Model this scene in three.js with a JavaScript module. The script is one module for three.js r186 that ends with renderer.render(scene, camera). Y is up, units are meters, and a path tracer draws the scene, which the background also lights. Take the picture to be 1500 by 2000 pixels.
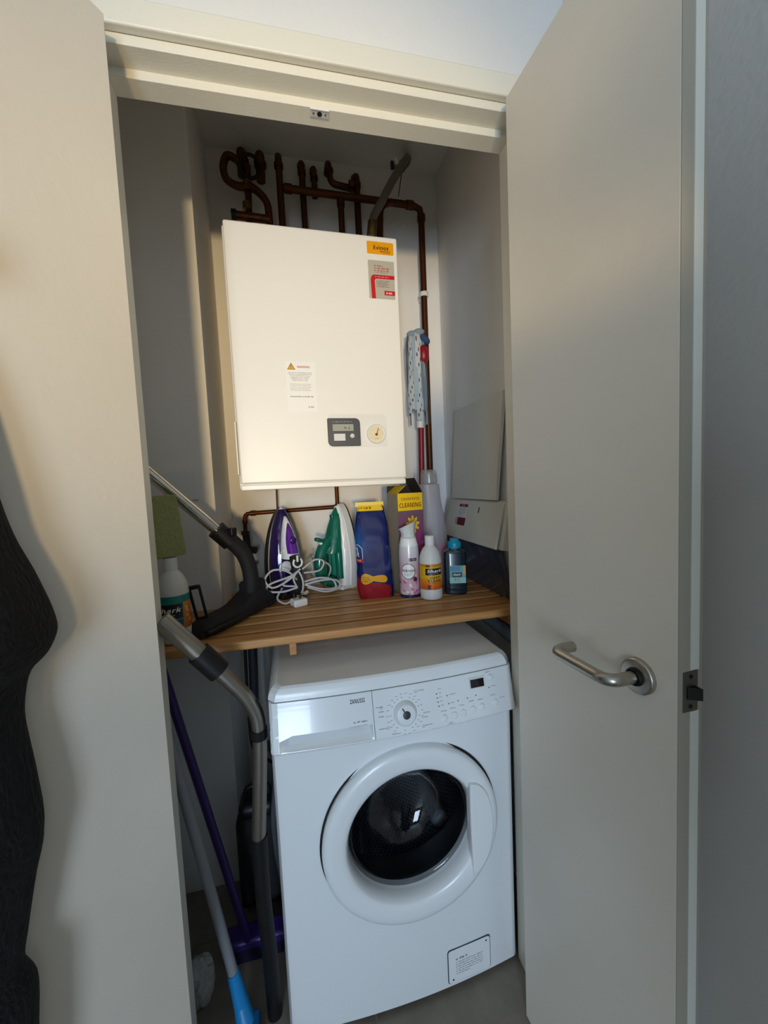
import * as THREE from 'three';
import { RoundedBoxGeometry } from 'three/addons/geometries/RoundedBoxGeometry.js';
import { mergeGeometries, mergeVertices, toCreasedNormals } from 'three/addons/utils/BufferGeometryUtils.js';
import { MarchingCubes } from 'three/addons/objects/MarchingCubes.js';
import { RectAreaLightUniformsLib } from 'three/addons/lights/RectAreaLightUniformsLib.js';

// ------------------------------------------------------------------ camera, light, exposure
const scene = new THREE.Scene();
const R = (d) => d * Math.PI / 180;
const camera = new THREE.PerspectiveCamera(2 * Math.atan(1000 / 751) * 180 / Math.PI, 0.75, 0.02, 30);
camera.position.set(0.0965, 1.2879, 0.8575);
camera.rotation.set(R(-3.885), R(-12.252), R(-2.625), 'YXZ');
const renderer = new THREE.WebGLRenderer();
renderer.toneMapping = THREE.LinearToneMapping;
renderer.toneMappingExposure = 0.40;
renderer.shadowMap.enabled = true;
RectAreaLightUniformsLib.init();
scene.background = new THREE.Color(0x000000);
// the hall behind the camera: a low daylight window in its end wall and an added spot lamp for the warm light on the cupboard
const WINDOW = { x: -0.76, y: 1.15, w: 0.76, h: 1.7, color: 0xcfe6ff, intensity: 50 };
const ADDED_LAMP = { x: -0.085, y: 1.26, z: 3.1, aim: [0.16, 1.70, -0.30], angle: 15.0, color: 0xffe0aa, intensity: 51 };

// ------------------------------------------------------------------ helpers
const V3 = (x, y, z) => new THREE.Vector3(x, y, z);
const used = new Map();
function numbered(n) { const k = used.get(n) || 0; used.set(n, k + 1); return k ? n + '_' + String(k).padStart(3, '0') : n; }
function thing(name, label, category, [x, y, z] = [0, 0, 0], turn = 0, group) {
  const o = new THREE.Group(); o.name = numbered(name); scene.add(o);
  o.position.set(x, y, z); o.rotation.y = turn; o.userData = { label, category };
  if (group) o.userData.group = group;
  return o;
}
function struct(name, label, category, [x, y, z] = [0, 0, 0], turn = 0) {
  const o = thing(name, label, category, [x, y, z], turn); o.userData.kind = 'structure'; return o;
}
function part(parent, name, geo, m, label) {
  const o = new THREE.Mesh(geo, m); o.name = name; parent.add(o);
  if (label) o.userData.label = label;
  return o;
}
// a part whose geometry was written in world coordinates, under a thing that is not turned
function partW(t, name, geo, m, label) { geo.translate(-t.position.x, -t.position.y, -t.position.z); return part(t, name, geo, m, label); }
function rng(seed) { let s = seed >>> 0; return () => { s = (s * 1664525 + 1013904223) >>> 0; return s / 4294967296; }; }
const hash = (x, y, s) => { let h = Math.imul(x | 0, 374761393) + Math.imul(y | 0, 668265263) + Math.imul(s | 0, 974634777); h = Math.imul(h ^ (h >>> 13), 1274126177); return ((h ^ (h >>> 16)) >>> 0) / 4294967296; };
function vnoise(x, y, s, px, py) {                       // tileable value noise
  const xi = Math.floor(x), yi = Math.floor(y), fx = x - xi, fy = y - yi, u = fx * fx * (3 - 2 * fx), v = fy * fy * (3 - 2 * fy);
  const w = (a, p) => p ? ((a % p) + p) % p : a;
  const a = hash(w(xi, px), w(yi, py), s), b = hash(w(xi + 1, px), w(yi, py), s), c = hash(w(xi, px), w(yi + 1, py), s), d = hash(w(xi + 1, px), w(yi + 1, py), s);
  return a + (b - a) * u + (c - a) * v + (a - b - c + d) * u * v;
}
function fbm(x, y, s, p, oct = 4) { let t = 0, a = 0.5, f = 1; for (let i = 0; i < oct; i++) { t += a * vnoise(x * f, y * f, s + i, p * f, p * f); a *= 0.5; f *= 2; } return t; }
function dataTex(n, fn, srgb, rx = 1, ry = 1) {
  const d = new Uint8Array(n * n * 4);
  for (let j = 0; j < n; j++) for (let i = 0; i < n; i++) {
    const c = fn(i / n, j / n), k = (j * n + i) * 4;
    if (typeof c === 'number') { d[k] = d[k + 1] = d[k + 2] = Math.max(0, Math.min(255, c * 255)); } else for (let q = 0; q < 3; q++) d[k + q] = Math.max(0, Math.min(255, c[q] * 255));
    d[k + 3] = 255;
  }
  const t = new THREE.DataTexture(d, n, n); t.wrapS = t.wrapT = THREE.RepeatWrapping; t.magFilter = THREE.LinearFilter; t.minFilter = THREE.LinearMipmapLinearFilter; t.generateMipmaps = true;
  if (srgb) t.colorSpace = THREE.SRGBColorSpace;
  t.repeat.set(rx, ry); t.needsUpdate = true; return t;
}
function canvas(w, h, draw) {
  const c = document.createElement('canvas'); c.width = w; c.height = h;
  const g = c.getContext('2d'); draw(g, w, h);
  const t = new THREE.CanvasTexture(c); t.colorSpace = THREE.SRGBColorSpace; t.anisotropy = 4; return t;
}
const M = (color, roughness = 0.5, o = {}) => new THREE.MeshPhysicalMaterial({ color, roughness, ...o });
const rbox = (w, h, d, r = 0.003, s = 3) => new RoundedBoxGeometry(w, h, d, s, Math.min(r, w / 2.01, h / 2.01, d / 2.01));
const at = (g, x, y, z) => g.translate(x, y, z);
const span = (x0, x1, y0, y1, z0, z1, r) => at(r ? rbox(x1 - x0, y1 - y0, z1 - z0, r, 2) : new THREE.BoxGeometry(x1 - x0, y1 - y0, z1 - z0), (x0 + x1) / 2, (y0 + y1) / 2, (z0 + z1) / 2);
function metres(g, sx = 1, sy = 1) {                     // uv in metres from the side a face points to
  const q = g.index ? g.toNonIndexed() : g, p = q.attributes.position, n = q.attributes.normal, uv = new Float32Array(p.count * 2);
  for (let i = 0; i < p.count; i++) {
    const ax = Math.abs(n.getX(i)), ay = Math.abs(n.getY(i)), az = Math.abs(n.getZ(i)), x = p.getX(i), y = p.getY(i), z = p.getZ(i);
    const [u, v] = ay >= ax && ay >= az ? [x, z] : ax >= az ? [z, y] : [x, y];
    uv[2 * i] = u * sx; uv[2 * i + 1] = v * sy;
  }
  q.setAttribute('uv', new THREE.BufferAttribute(uv, 2)); return q;
}
const lathe = (pts, seg = 40) => new THREE.LatheGeometry(pts.map(([r, y]) => new THREE.Vector2(r, y)), seg);
const latheZ = (pts, seg = 64) => lathe(pts, seg).rotateX(Math.PI / 2);
const cyl = (r0, r1, h, seg = 28) => new THREE.CylinderGeometry(r0, r1, h, seg);
const merge = (...g) => mergeGeometries(g.map((x) => { const y = x.index ? x.toNonIndexed() : x; for (const k of Object.keys(y.attributes)) if (!['position', 'normal', 'uv'].includes(k)) y.deleteAttribute(k); return y; }));
const merge2 = (...g) => mergeGeometries(g.map((x) => { for (const k of Object.keys(x.attributes)) if (!['position', 'normal'].includes(k)) x.deleteAttribute(k); return x; }));
function between(a, b, r0, r1 = r0, seg = 24) {           // a rod from a to b
  const d = b.clone().sub(a), g = cyl(r1, r0, d.length(), seg);
  g.applyQuaternion(new THREE.Quaternion().setFromUnitVectors(V3(0, 1, 0), d.normalize()));
  return at(g, (a.x + b.x) / 2, (a.y + b.y) / 2, (a.z + b.z) / 2);
}
function route(pts, bend) {                               // straight runs with rounded corners
  const p = pts.map((q) => V3(...q)), path = new THREE.CurvePath(); let from = p[0];
  for (let i = 1; i < p.length - 1; i++) {
    const a = p[i].clone().add(p[i - 1].clone().sub(p[i]).setLength(bend)), b = p[i].clone().add(p[i + 1].clone().sub(p[i]).setLength(bend));
    path.add(new THREE.LineCurve3(from, a)); path.add(new THREE.QuadraticBezierCurve3(a, p[i], b)); from = b;
  }
  path.add(new THREE.LineCurve3(from, p[p.length - 1])); return path;
}
function capped(curve, n, r, k = 14) {
  const g = [new THREE.TubeGeometry(curve, n, r, k, false)];
  for (const e of [0, 1]) {
    const c = new THREE.CircleGeometry(r, k), p = curve.getPointAt(e), t = curve.getTangentAt(e).multiplyScalar(e ? 1 : -1);
    c.applyQuaternion(new THREE.Quaternion().setFromUnitVectors(V3(0, 0, 1), t)); g.push(at(c, p.x, p.y, p.z));
  }
  return merge(...g);
}
const pipe = (pts, r, bend = 0.03, n = 60) => capped(route(pts, bend), n, r);
const spline = (pts, r, n = 80, k = 12, closed = false) => { const c = new THREE.CatmullRomCurve3(pts.map((q) => V3(...q)), closed); return closed ? new THREE.TubeGeometry(c, n, r, k, true) : capped(c, n, r, k); };
function loft(rings, caps = true, crease = 0.6) {         // rings of equal length, joined into one skin
  const n = rings[0].length, pos = [], uv = [], idx = [];
  rings.forEach((ring, j) => { for (let i = 0; i <= n; i++) { const q = ring[i % n]; pos.push(q[0], q[1], q[2]); uv.push(i / n, j / (rings.length - 1)); } });
  for (let j = 0; j < rings.length - 1; j++) for (let i = 0; i < n; i++) { const a = j * (n + 1) + i, b = a + n + 1; idx.push(a, a + 1, b, a + 1, b + 1, b); }
  if (caps) for (const j of [0, rings.length - 1]) {
    const c = rings[j].reduce((s, q) => [s[0] + q[0] / n, s[1] + q[1] / n, s[2] + q[2] / n], [0, 0, 0]), o = pos.length / 3; pos.push(...c); uv.push(0.5, j ? 1 : 0);
    for (let i = 0; i < n; i++) { const a = j * (n + 1) + i; j ? idx.push(a, a + 1, o) : idx.push(a + 1, a, o); }
  }
  const g = new THREE.BufferGeometry(); g.setAttribute('position', new THREE.Float32BufferAttribute(pos, 3)); g.setAttribute('uv', new THREE.Float32BufferAttribute(uv, 2)); g.setIndex(idx);
  return toCreasedNormals(g, crease);
}
function relief(x0, x1, y0, y1, nx, ny, zf, zb, skip, crease = 0.5) {   // a sheet with a shaped front, sides and a flat back
  const pos = [], uv = [], idx = [], id = (i, j) => j * (nx + 1) + i;
  for (let j = 0; j <= ny; j++) for (let i = 0; i <= nx; i++) { const x = x0 + (x1 - x0) * i / nx, y = y0 + (y1 - y0) * j / ny; pos.push(x, y, zf(x, y)); uv.push(i / nx, j / ny); }
  for (let j = 0; j < ny; j++) for (let i = 0; i < nx; i++) {
    const x = x0 + (x1 - x0) * (i + 0.5) / nx, y = y0 + (y1 - y0) * (j + 0.5) / ny; if (skip && skip(x, y)) continue;
    idx.push(id(i, j), id(i + 1, j), id(i + 1, j + 1), id(i, j), id(i + 1, j + 1), id(i, j + 1));
  }
  const rim = []; for (let i = 0; i < nx; i++) rim.push(id(i, 0)); for (let j = 0; j < ny; j++) rim.push(id(nx, j)); for (let i = nx; i > 0; i--) rim.push(id(i, ny)); for (let j = ny; j > 0; j--) rim.push(id(0, j));
  const o = pos.length / 3; for (const k of rim) { pos.push(pos[3 * k], pos[3 * k + 1], zb); uv.push(uv[2 * k], uv[2 * k + 1]); }
  rim.forEach((k, i) => { const m = (i + 1) % rim.length; idx.push(k, o + i, o + m, k, o + m, rim[m]); });
  const c = pos.length / 3; pos.push((x0 + x1) / 2, (y0 + y1) / 2, zb); uv.push(0.5, 0.5);
  rim.forEach((k, i) => idx.push(o + i, c, o + (i + 1) % rim.length));
  const g = new THREE.BufferGeometry(); g.setAttribute('position', new THREE.Float32BufferAttribute(pos, 3)); g.setAttribute('uv', new THREE.Float32BufferAttribute(uv, 2)); g.setIndex(idx);
  return toCreasedNormals(g, crease);
}
function roundRect(w, h, r) {                             // centred Shape; r may be four corner radii (bl, br, tr, tl)
  const [a, b, c, d] = Array.isArray(r) ? r : [r, r, r, r], s = new THREE.Shape(), x = -w / 2, y = -h / 2;
  s.moveTo(x + a, y); s.lineTo(x + w - b, y); s.quadraticCurveTo(x + w, y, x + w, y + b); s.lineTo(x + w, y + h - c); s.quadraticCurveTo(x + w, y + h, x + w - c, y + h);
  s.lineTo(x + d, y + h); s.quadraticCurveTo(x, y + h, x, y + h - d); s.lineTo(x, y + a); s.quadraticCurveTo(x, y, x + a, y); return s;
}
const extr = (s, depth, b = 0.001) => new THREE.ExtrudeGeometry(s, { depth, bevelEnabled: b > 0, bevelSize: b, bevelThickness: b, bevelSegments: 2, bevelOffset: -b, curveSegments: 14 });
function planeUV(g, x0, x1, y0, y1) {                     // uv from x and y over a rectangle
  const p = g.attributes.position, uv = new Float32Array(p.count * 2);
  for (let i = 0; i < p.count; i++) { uv[2 * i] = (p.getX(i) - x0) / (x1 - x0); uv[2 * i + 1] = (p.getY(i) - y0) / (y1 - y0); }
  g.setAttribute('uv', new THREE.BufferAttribute(uv, 2)); return g;
}
function heightV(g, y0, y1) { const p = g.attributes.position, u = g.attributes.uv; for (let i = 0; i < p.count; i++) u.setY(i, (p.getY(i) - y0) / (y1 - y0)); return g; }
const scribble = (g, x, y, w, h, seed, c) => {            // print too small to read: a row of short strokes
  const q = rng(seed); g.fillStyle = c; let k = x; while (k < x + w) { const l = h * (0.8 + 2.4 * q()); for (let m = k; m < Math.min(k + l, x + w) - h * 0.3; m += h * 0.55) g.fillRect(m, y + h * 0.25 * q(), h * 0.34, h * (0.6 + 0.35 * q())); k += l + h * 0.5; }
};

// ------------------------------------------------------------------ textures and materials
const orangePeel = dataTex(256, (u, v) => fbm(u * 32, v * 32, 3, 32, 3), false, 4, 4);
const rollerPaint = dataTex(256, (u, v) => fbm(u * 48, v * 48, 9, 48, 3), false, 3, 3);
const paintTone = (r, g, b, s, a = 0.02) => dataTex(128, (u, v) => { const k = 1 + a * (fbm(u * 4, v * 4, s, 4, 4) - 0.5) * 2; return [r * k, g * k, b * k]; }, true, 1, 1);
const mat = {
  wall: M(0xffffff, 0.85, { map: paintTone(0.915, 0.905, 0.885, 11), bumpMap: rollerPaint, bumpScale: 0.0006 }),
  ceiling: M(0xe4e3de, 0.9, { bumpMap: rollerPaint, bumpScale: 0.0005 }),
  gloss: M(0xe9e5d6, 0.34, { bumpMap: orangePeel, bumpScale: 0.0002 }),
  door: M(0xffffff, 0.42, { map: paintTone(0.885, 0.85, 0.79, 21, 0.03), bumpMap: orangePeel, bumpScale: 0.00025 }),
  doorEdge: M(0xa39c8c, 0.55),
  seal: M(0xd9d8cc, 0.5),
  steel: M(0xb5b0a6, 0.3, { metalness: 1 }),
  chrome: M(0xd8d4cc, 0.12, { metalness: 1 }),
  brushed: M(0xa9a49b, 0.34, { metalness: 1 }),
  dullSteel: M(0x77726a, 0.5, { metalness: 1 }),
  darkMetal: M(0x2b2824, 0.5, { metalness: 0.8 }),
  black: M(0x0b0b0d, 0.45), blackSoft: M(0x131315, 0.75), rubber: M(0x15161a, 0.6), hole: M(0x050505, 0.9),
  white: M(0xeceff0, 0.3, { clearcoat: 0.4, clearcoatRoughness: 0.2 }), whitePlastic: M(0xe9e9e6, 0.4), whiteMatt: M(0xdedfdd, 0.6),
  enamel: M(0xeef1f2, 0.32, { clearcoat: 0.6, clearcoatRoughness: 0.22, bumpMap: orangePeel, bumpScale: 0.0001 }),
  boiler: M(0xf1efe8, 0.42, { clearcoat: 0.25, clearcoatRoughness: 0.3 }),
};
const copperTex = dataTex(256, (u, v) => { const n = fbm(u * 6, v * 6, 31, 6, 5), k = fbm(u * 22, v * 22, 37, 22, 3); const d = 0.32 + 0.5 * n + 0.25 * (k - 0.5); return [0.62 * d, 0.36 * d, 0.20 * d]; }, true, 1, 3);
mat.copper = M(0xffffff, 0.5, { map: copperTex, metalness: 0.85 });
mat.brass = M(0x6a5634, 0.45, { metalness: 0.9 });
function woodTex(seed, tone) {
  return dataTex(512, (u, v) => {
    const y = v * 9 + 0.9 * fbm(u * 3, v * 3, seed, 3, 3), ring = 0.5 + 0.5 * Math.sin(y * 6.283 * 2 + 3 * fbm(u * 2, v * 10, seed + 7, 10, 3));
    const fine = vnoise(u * 10, v * 256, seed + 3, 10, 256), k = 0.84 + 0.07 * ring + 0.10 * (fine - 0.5);
    return [tone[0] * k, tone[1] * k, tone[2] * k * (0.9 + 0.1 * ring)];
  }, true, 1.4, 2.6);
}
mat.wood = [[0.86, 0.62, 0.37], [0.82, 0.57, 0.33], [0.90, 0.66, 0.41]].map((c, i) => M(0xffffff, 0.45, { map: woodTex(50 + 9 * i, c), clearcoat: 0.2, clearcoatRoughness: 0.35 }));

// ------------------------------------------------------------------ the setting
const XR = 0.712, XL = -0.36, ZB = -0.70, YC = 2.532, HX = -1.45, HZ = 4.0;
{
  const f = struct('floor', 'taupe stone-look floor tiles with pale grout lines', 'floor');
  const tiles = [0, 1, 2].map((s) => M(0xffffff, 0.5, { map: dataTex(256, (u, v) => { const n = fbm(u * 5, v * 5, 70 + s, 5, 5), k = fbm(u * 24, v * 24, 80 + s, 24, 3); const d = 0.9 + 0.22 * (n - 0.5) + 0.12 * (k - 0.5); return [0.56 * d, 0.52 * d, 0.46 * d]; }, true, 1.6, 1.6), bumpMap: orangePeel, bumpScale: 0.0003 }));
  part(f, 'grout_bed', metres(span(HX - 0.1, XR + 0.1, -0.1, -0.0025, ZB - 0.1, HZ + 0.1)), M(0x9c968a, 0.9));
  let k = 0;
  for (let x = 0.203 - 1.8; x < XR; x += 0.6) for (let z = -0.86; z < HZ; z += 0.6) {
    const x0 = Math.max(x + 0.002, HX), x1 = Math.min(x + 0.598, XR), z0 = Math.max(z + 0.002, ZB), z1 = Math.min(z + 0.598, HZ);
    if (x1 - x0 > 0.05 && z1 - z0 > 0.05) part(f, 'tile', metres(span(x0, x1, -0.012, 0, z0, z1)), tiles[k++ % 3]);
  }
}
function wall(name, label, boxes, m = mat.wall) {
  const o = new THREE.Mesh(merge(...boxes.map((b) => metres(span(...b)))), m); o.name = name; o.userData = { kind: 'structure', label, category: 'wall' }; scene.add(o); return o;
}
wall('wall_right', 'pale side wall running from the cupboard out behind the open right door', [[XR, XR + 0.1, 0, YC, ZB - 0.1, HZ + 0.1]]);
wall('wall_back', 'white plaster wall behind the boiler', [[XL - 0.1, XR, 0, YC, ZB - 0.1, ZB]]);
wall('wall_left', 'pale left wall inside the cupboard', [[XL - 0.1, XL, 0, YC, ZB, -0.01]]);
wall('wall_boxing', 'pale boxed-in corner column left of the boiler', [[XL, -0.1616, 0, YC, ZB, -0.425]]);
wall('wall_front', 'pale wall around and above the cupboard opening', [[HX, -0.243, 0, YC, -0.01, 0.07], [0.645, XR, 0, YC, -0.01, 0.07], [-0.243, 0.645, 2.098, YC, -0.01, 0.07]]);
const hallPaint = M(0xffffff, 0.9, { map: paintTone(0.60, 0.57, 0.53, 13), bumpMap: rollerPaint, bumpScale: 0.0006 });
wall('wall_hall_left', 'taupe left wall of the hall beside the camera', [[HX - 0.1, HX, 0, YC, -0.01, HZ + 0.1]], hallPaint);
{ const W = WINDOW, x0 = W.x - W.w / 2, x1 = W.x + W.w / 2, y0 = W.y - W.h / 2, y1 = W.y + W.h / 2, a = W.w / 2, b = W.h / 2;
  wall('wall_hall_end', 'taupe end wall of the hall with a low window behind the camera', [[HX, x0, 0, YC, HZ, HZ + 0.1], [x1, XR, 0, YC, HZ, HZ + 0.1], [x0, x1, 0, y0, HZ, HZ + 0.1], [x0, x1, y1, YC, HZ, HZ + 0.1]], hallPaint);
  const w = struct('window_1', 'low daylight window in the end wall of the hall', 'window', [W.x, W.y, HZ]), fr = 0.04;
  part(w, 'frame', merge(span(-a, a, -b, -b + fr, -0.02, 0.06), span(-a, a, b - fr, b, -0.02, 0.06), span(-a, -a + fr, -b, b, -0.02, 0.06), span(a - fr, a, -b, b, -0.02, 0.06), span(-0.02, 0.02, -b, b, -0.015, 0.05)), mat.gloss);
  part(w, 'pane', at(new THREE.BoxGeometry(W.w - 0.02, W.h - 0.02, 0.006), 0, 0, 0.03), M(0xffffff, 0.2, { emissive: W.color, emissiveIntensity: 2 }));
  const l = new THREE.RectAreaLight(W.color, W.intensity, W.w - 0.08, W.h - 0.08); l.name = 'window_daylight'; l.position.set(W.x, W.y, HZ - 0.03); l.lookAt(W.x, W.y, 0); scene.add(l);
}
wall('ceiling', 'white ceiling', [[HX - 0.1, XR + 0.1, YC, YC + 0.1, ZB - 0.1, HZ + 0.1]], mat.ceiling).userData.category = 'ceiling';
{ // door frame
  const f = struct('trim_1', 'cream gloss door lining with stepped door stop', 'door frame');
  const lin = (a, n, m = mat.gloss) => part(f, n, span(...a, 0.0015), m);
  lin([-0.241, 0.643, 2.066, 2.096, -0.012, 0.07], 'head_lining'); lin([-0.241, -0.211, 0, 2.066, -0.012, 0.07], 'jamb_lining'); lin([0.613, 0.643, 0, 2.066, -0.012, 0.07], 'jamb_lining');
  lin([-0.211, 0.613, 2.05, 2.0665, -0.011, 0.03], 'head_stop'); lin([-0.2115, -0.198, 0, 2.05, -0.011, 0.03], 'side_stop'); lin([0.600, 0.6135, 0, 2.05, -0.011, 0.03], 'side_stop');
  const a = struct('trim_2', 'cream painted architrave around the cupboard opening', 'architrave');
  part(a, 'head_board', span(-0.273, 0.675, 2.082, 2.128, 0.07, 0.087, 0.004), mat.gloss); part(a, 'side_board', span(-0.273, -0.227, 0, 2.082, 0.07, 0.087, 0.004), mat.gloss); part(a, 'side_board', span(0.629, 0.675, 0, 2.082, 0.07, 0.087, 0.004), mat.gloss);
  const s = thing('strike_plate', 'small white ball-catch plate screwed under the door head', 'catch', [0.182, 2.05, 0.0205]);
  part(s, 'plate', at(rbox(0.038, 0.002, 0.016, 0.0008), 0, -0.001, 0), mat.whiteMatt); part(s, 'lip', at(rbox(0.038, 0.0032, 0.002, 0.0008), 0, -0.0016, 0.009), mat.whiteMatt);
  part(s, 'socket', at(cyl(0.005, 0.005, 0.001), 0, -0.0023, 0), mat.hole); for (const x of [-0.012, 0.012]) part(s, 'screw', at(cyl(0.0022, 0.0022, 0.001, 14), x, -0.0022, 0), mat.dullSteel);
}
// left leaf: swung wide open, so that only its inner face shows
const LT = R(-128);
{
  const d = struct('door_1', 'plain beige door leaf swung wide open on the left', 'door', [-0.163, 0, 0.118], LT);
  part(d, 'leaf', metres(span(0, 0.385, 0.008, 2.06, 0, 0.044, 0.0015)), mat.door);
  part(d, 'seal_strip', span(0.3845, 0.3857, 0.01, 2.055, 0.014, 0.029), mat.seal);
  for (const y of [0.25, 1.03, 1.8]) part(d, 'hinge', at(cyl(0.006, 0.006, 0.1, 16), -0.004, y, 0.049), mat.brushed);
}
// right leaf: lever handle, latch and a fire seal in its edge
{
  const d = struct('door_2', 'beige door leaf with a steel lever handle standing open on the right', 'door', [0.553, 0, 0.100], R(-86.1));
  part(d, 'leaf', metres(span(0, 0.3525, 0.008, 2.062, -0.044, 0, 0.0015)), mat.door);
  part(d, 'edge_lipping', span(0.3522, 0.3535, 0.008, 2.062, -0.0435, -0.0005), mat.doorEdge);
  part(d, 'seal_strip', merge(span(0.353, 0.3545, 0.01, 0.962, -0.0365, -0.021), span(0.353, 0.3545, 1.02, 2.06, -0.0365, -0.021)), mat.seal, 'white fire seal strip let into the door edge');
  const lp = part(d, 'latch_plate', span(0.353, 0.3548, 0.963, 1.019, -0.034, -0.008, 0.0004), mat.dullSteel, 'dark steel latch plate');
  part(lp, 'latch_bolt', extr((() => { const s = new THREE.Shape(); s.moveTo(0, -0.006); s.lineTo(0.011, -0.006); s.lineTo(0.001, 0.008); s.lineTo(0, 0.008); s.closePath(); return s; })(), 0.016, 0.0004).rotateX(Math.PI / 2).translate(0.3548, 0.998, -0.022), mat.darkMetal);
  for (const y of [0.970, 1.012]) part(lp, 'screw', at(cyl(0.003, 0.003, 0.001, 16).rotateZ(Math.PI / 2), 0.355, y, -0.021), mat.darkMetal);
  for (const y of [0.25, 1.03, 1.8]) part(d, 'hinge', at(cyl(0.006, 0.006, 0.1, 16), -0.004, y, -0.049), mat.brushed);
  for (const s of [1, -1]) {
    const zf = s > 0 ? 0 : -0.044, h = part(d, 'rose', latheZ([[0, 0.009], [0.0225, 0.009], [0.0255, 0.0075], [0.0265, 0.005], [0.0265, 0]]).rotateY(s > 0 ? 0 : Math.PI).translate(0.297, 0.990, zf), mat.steel, 'round brushed steel rose');
    part(h, 'lever', pipe([[0.297, 0.990, zf + s * 0.004], [0.297, 0.990, zf + s * 0.056], [0.180, 0.990, zf + s * 0.056], [0.180, 0.990, zf + s * 0.014]], 0.0093, 0.024, 80), mat.steel, 'brushed steel return-to-door lever');
    part(h, 'collar', latheZ([[0.0105, 0.014], [0.0125, 0.0135], [0.0135, 0.009]]).rotateY(s > 0 ? 0 : Math.PI).translate(0.297, 0.990, zf), mat.darkMetal);
  }
}

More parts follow.
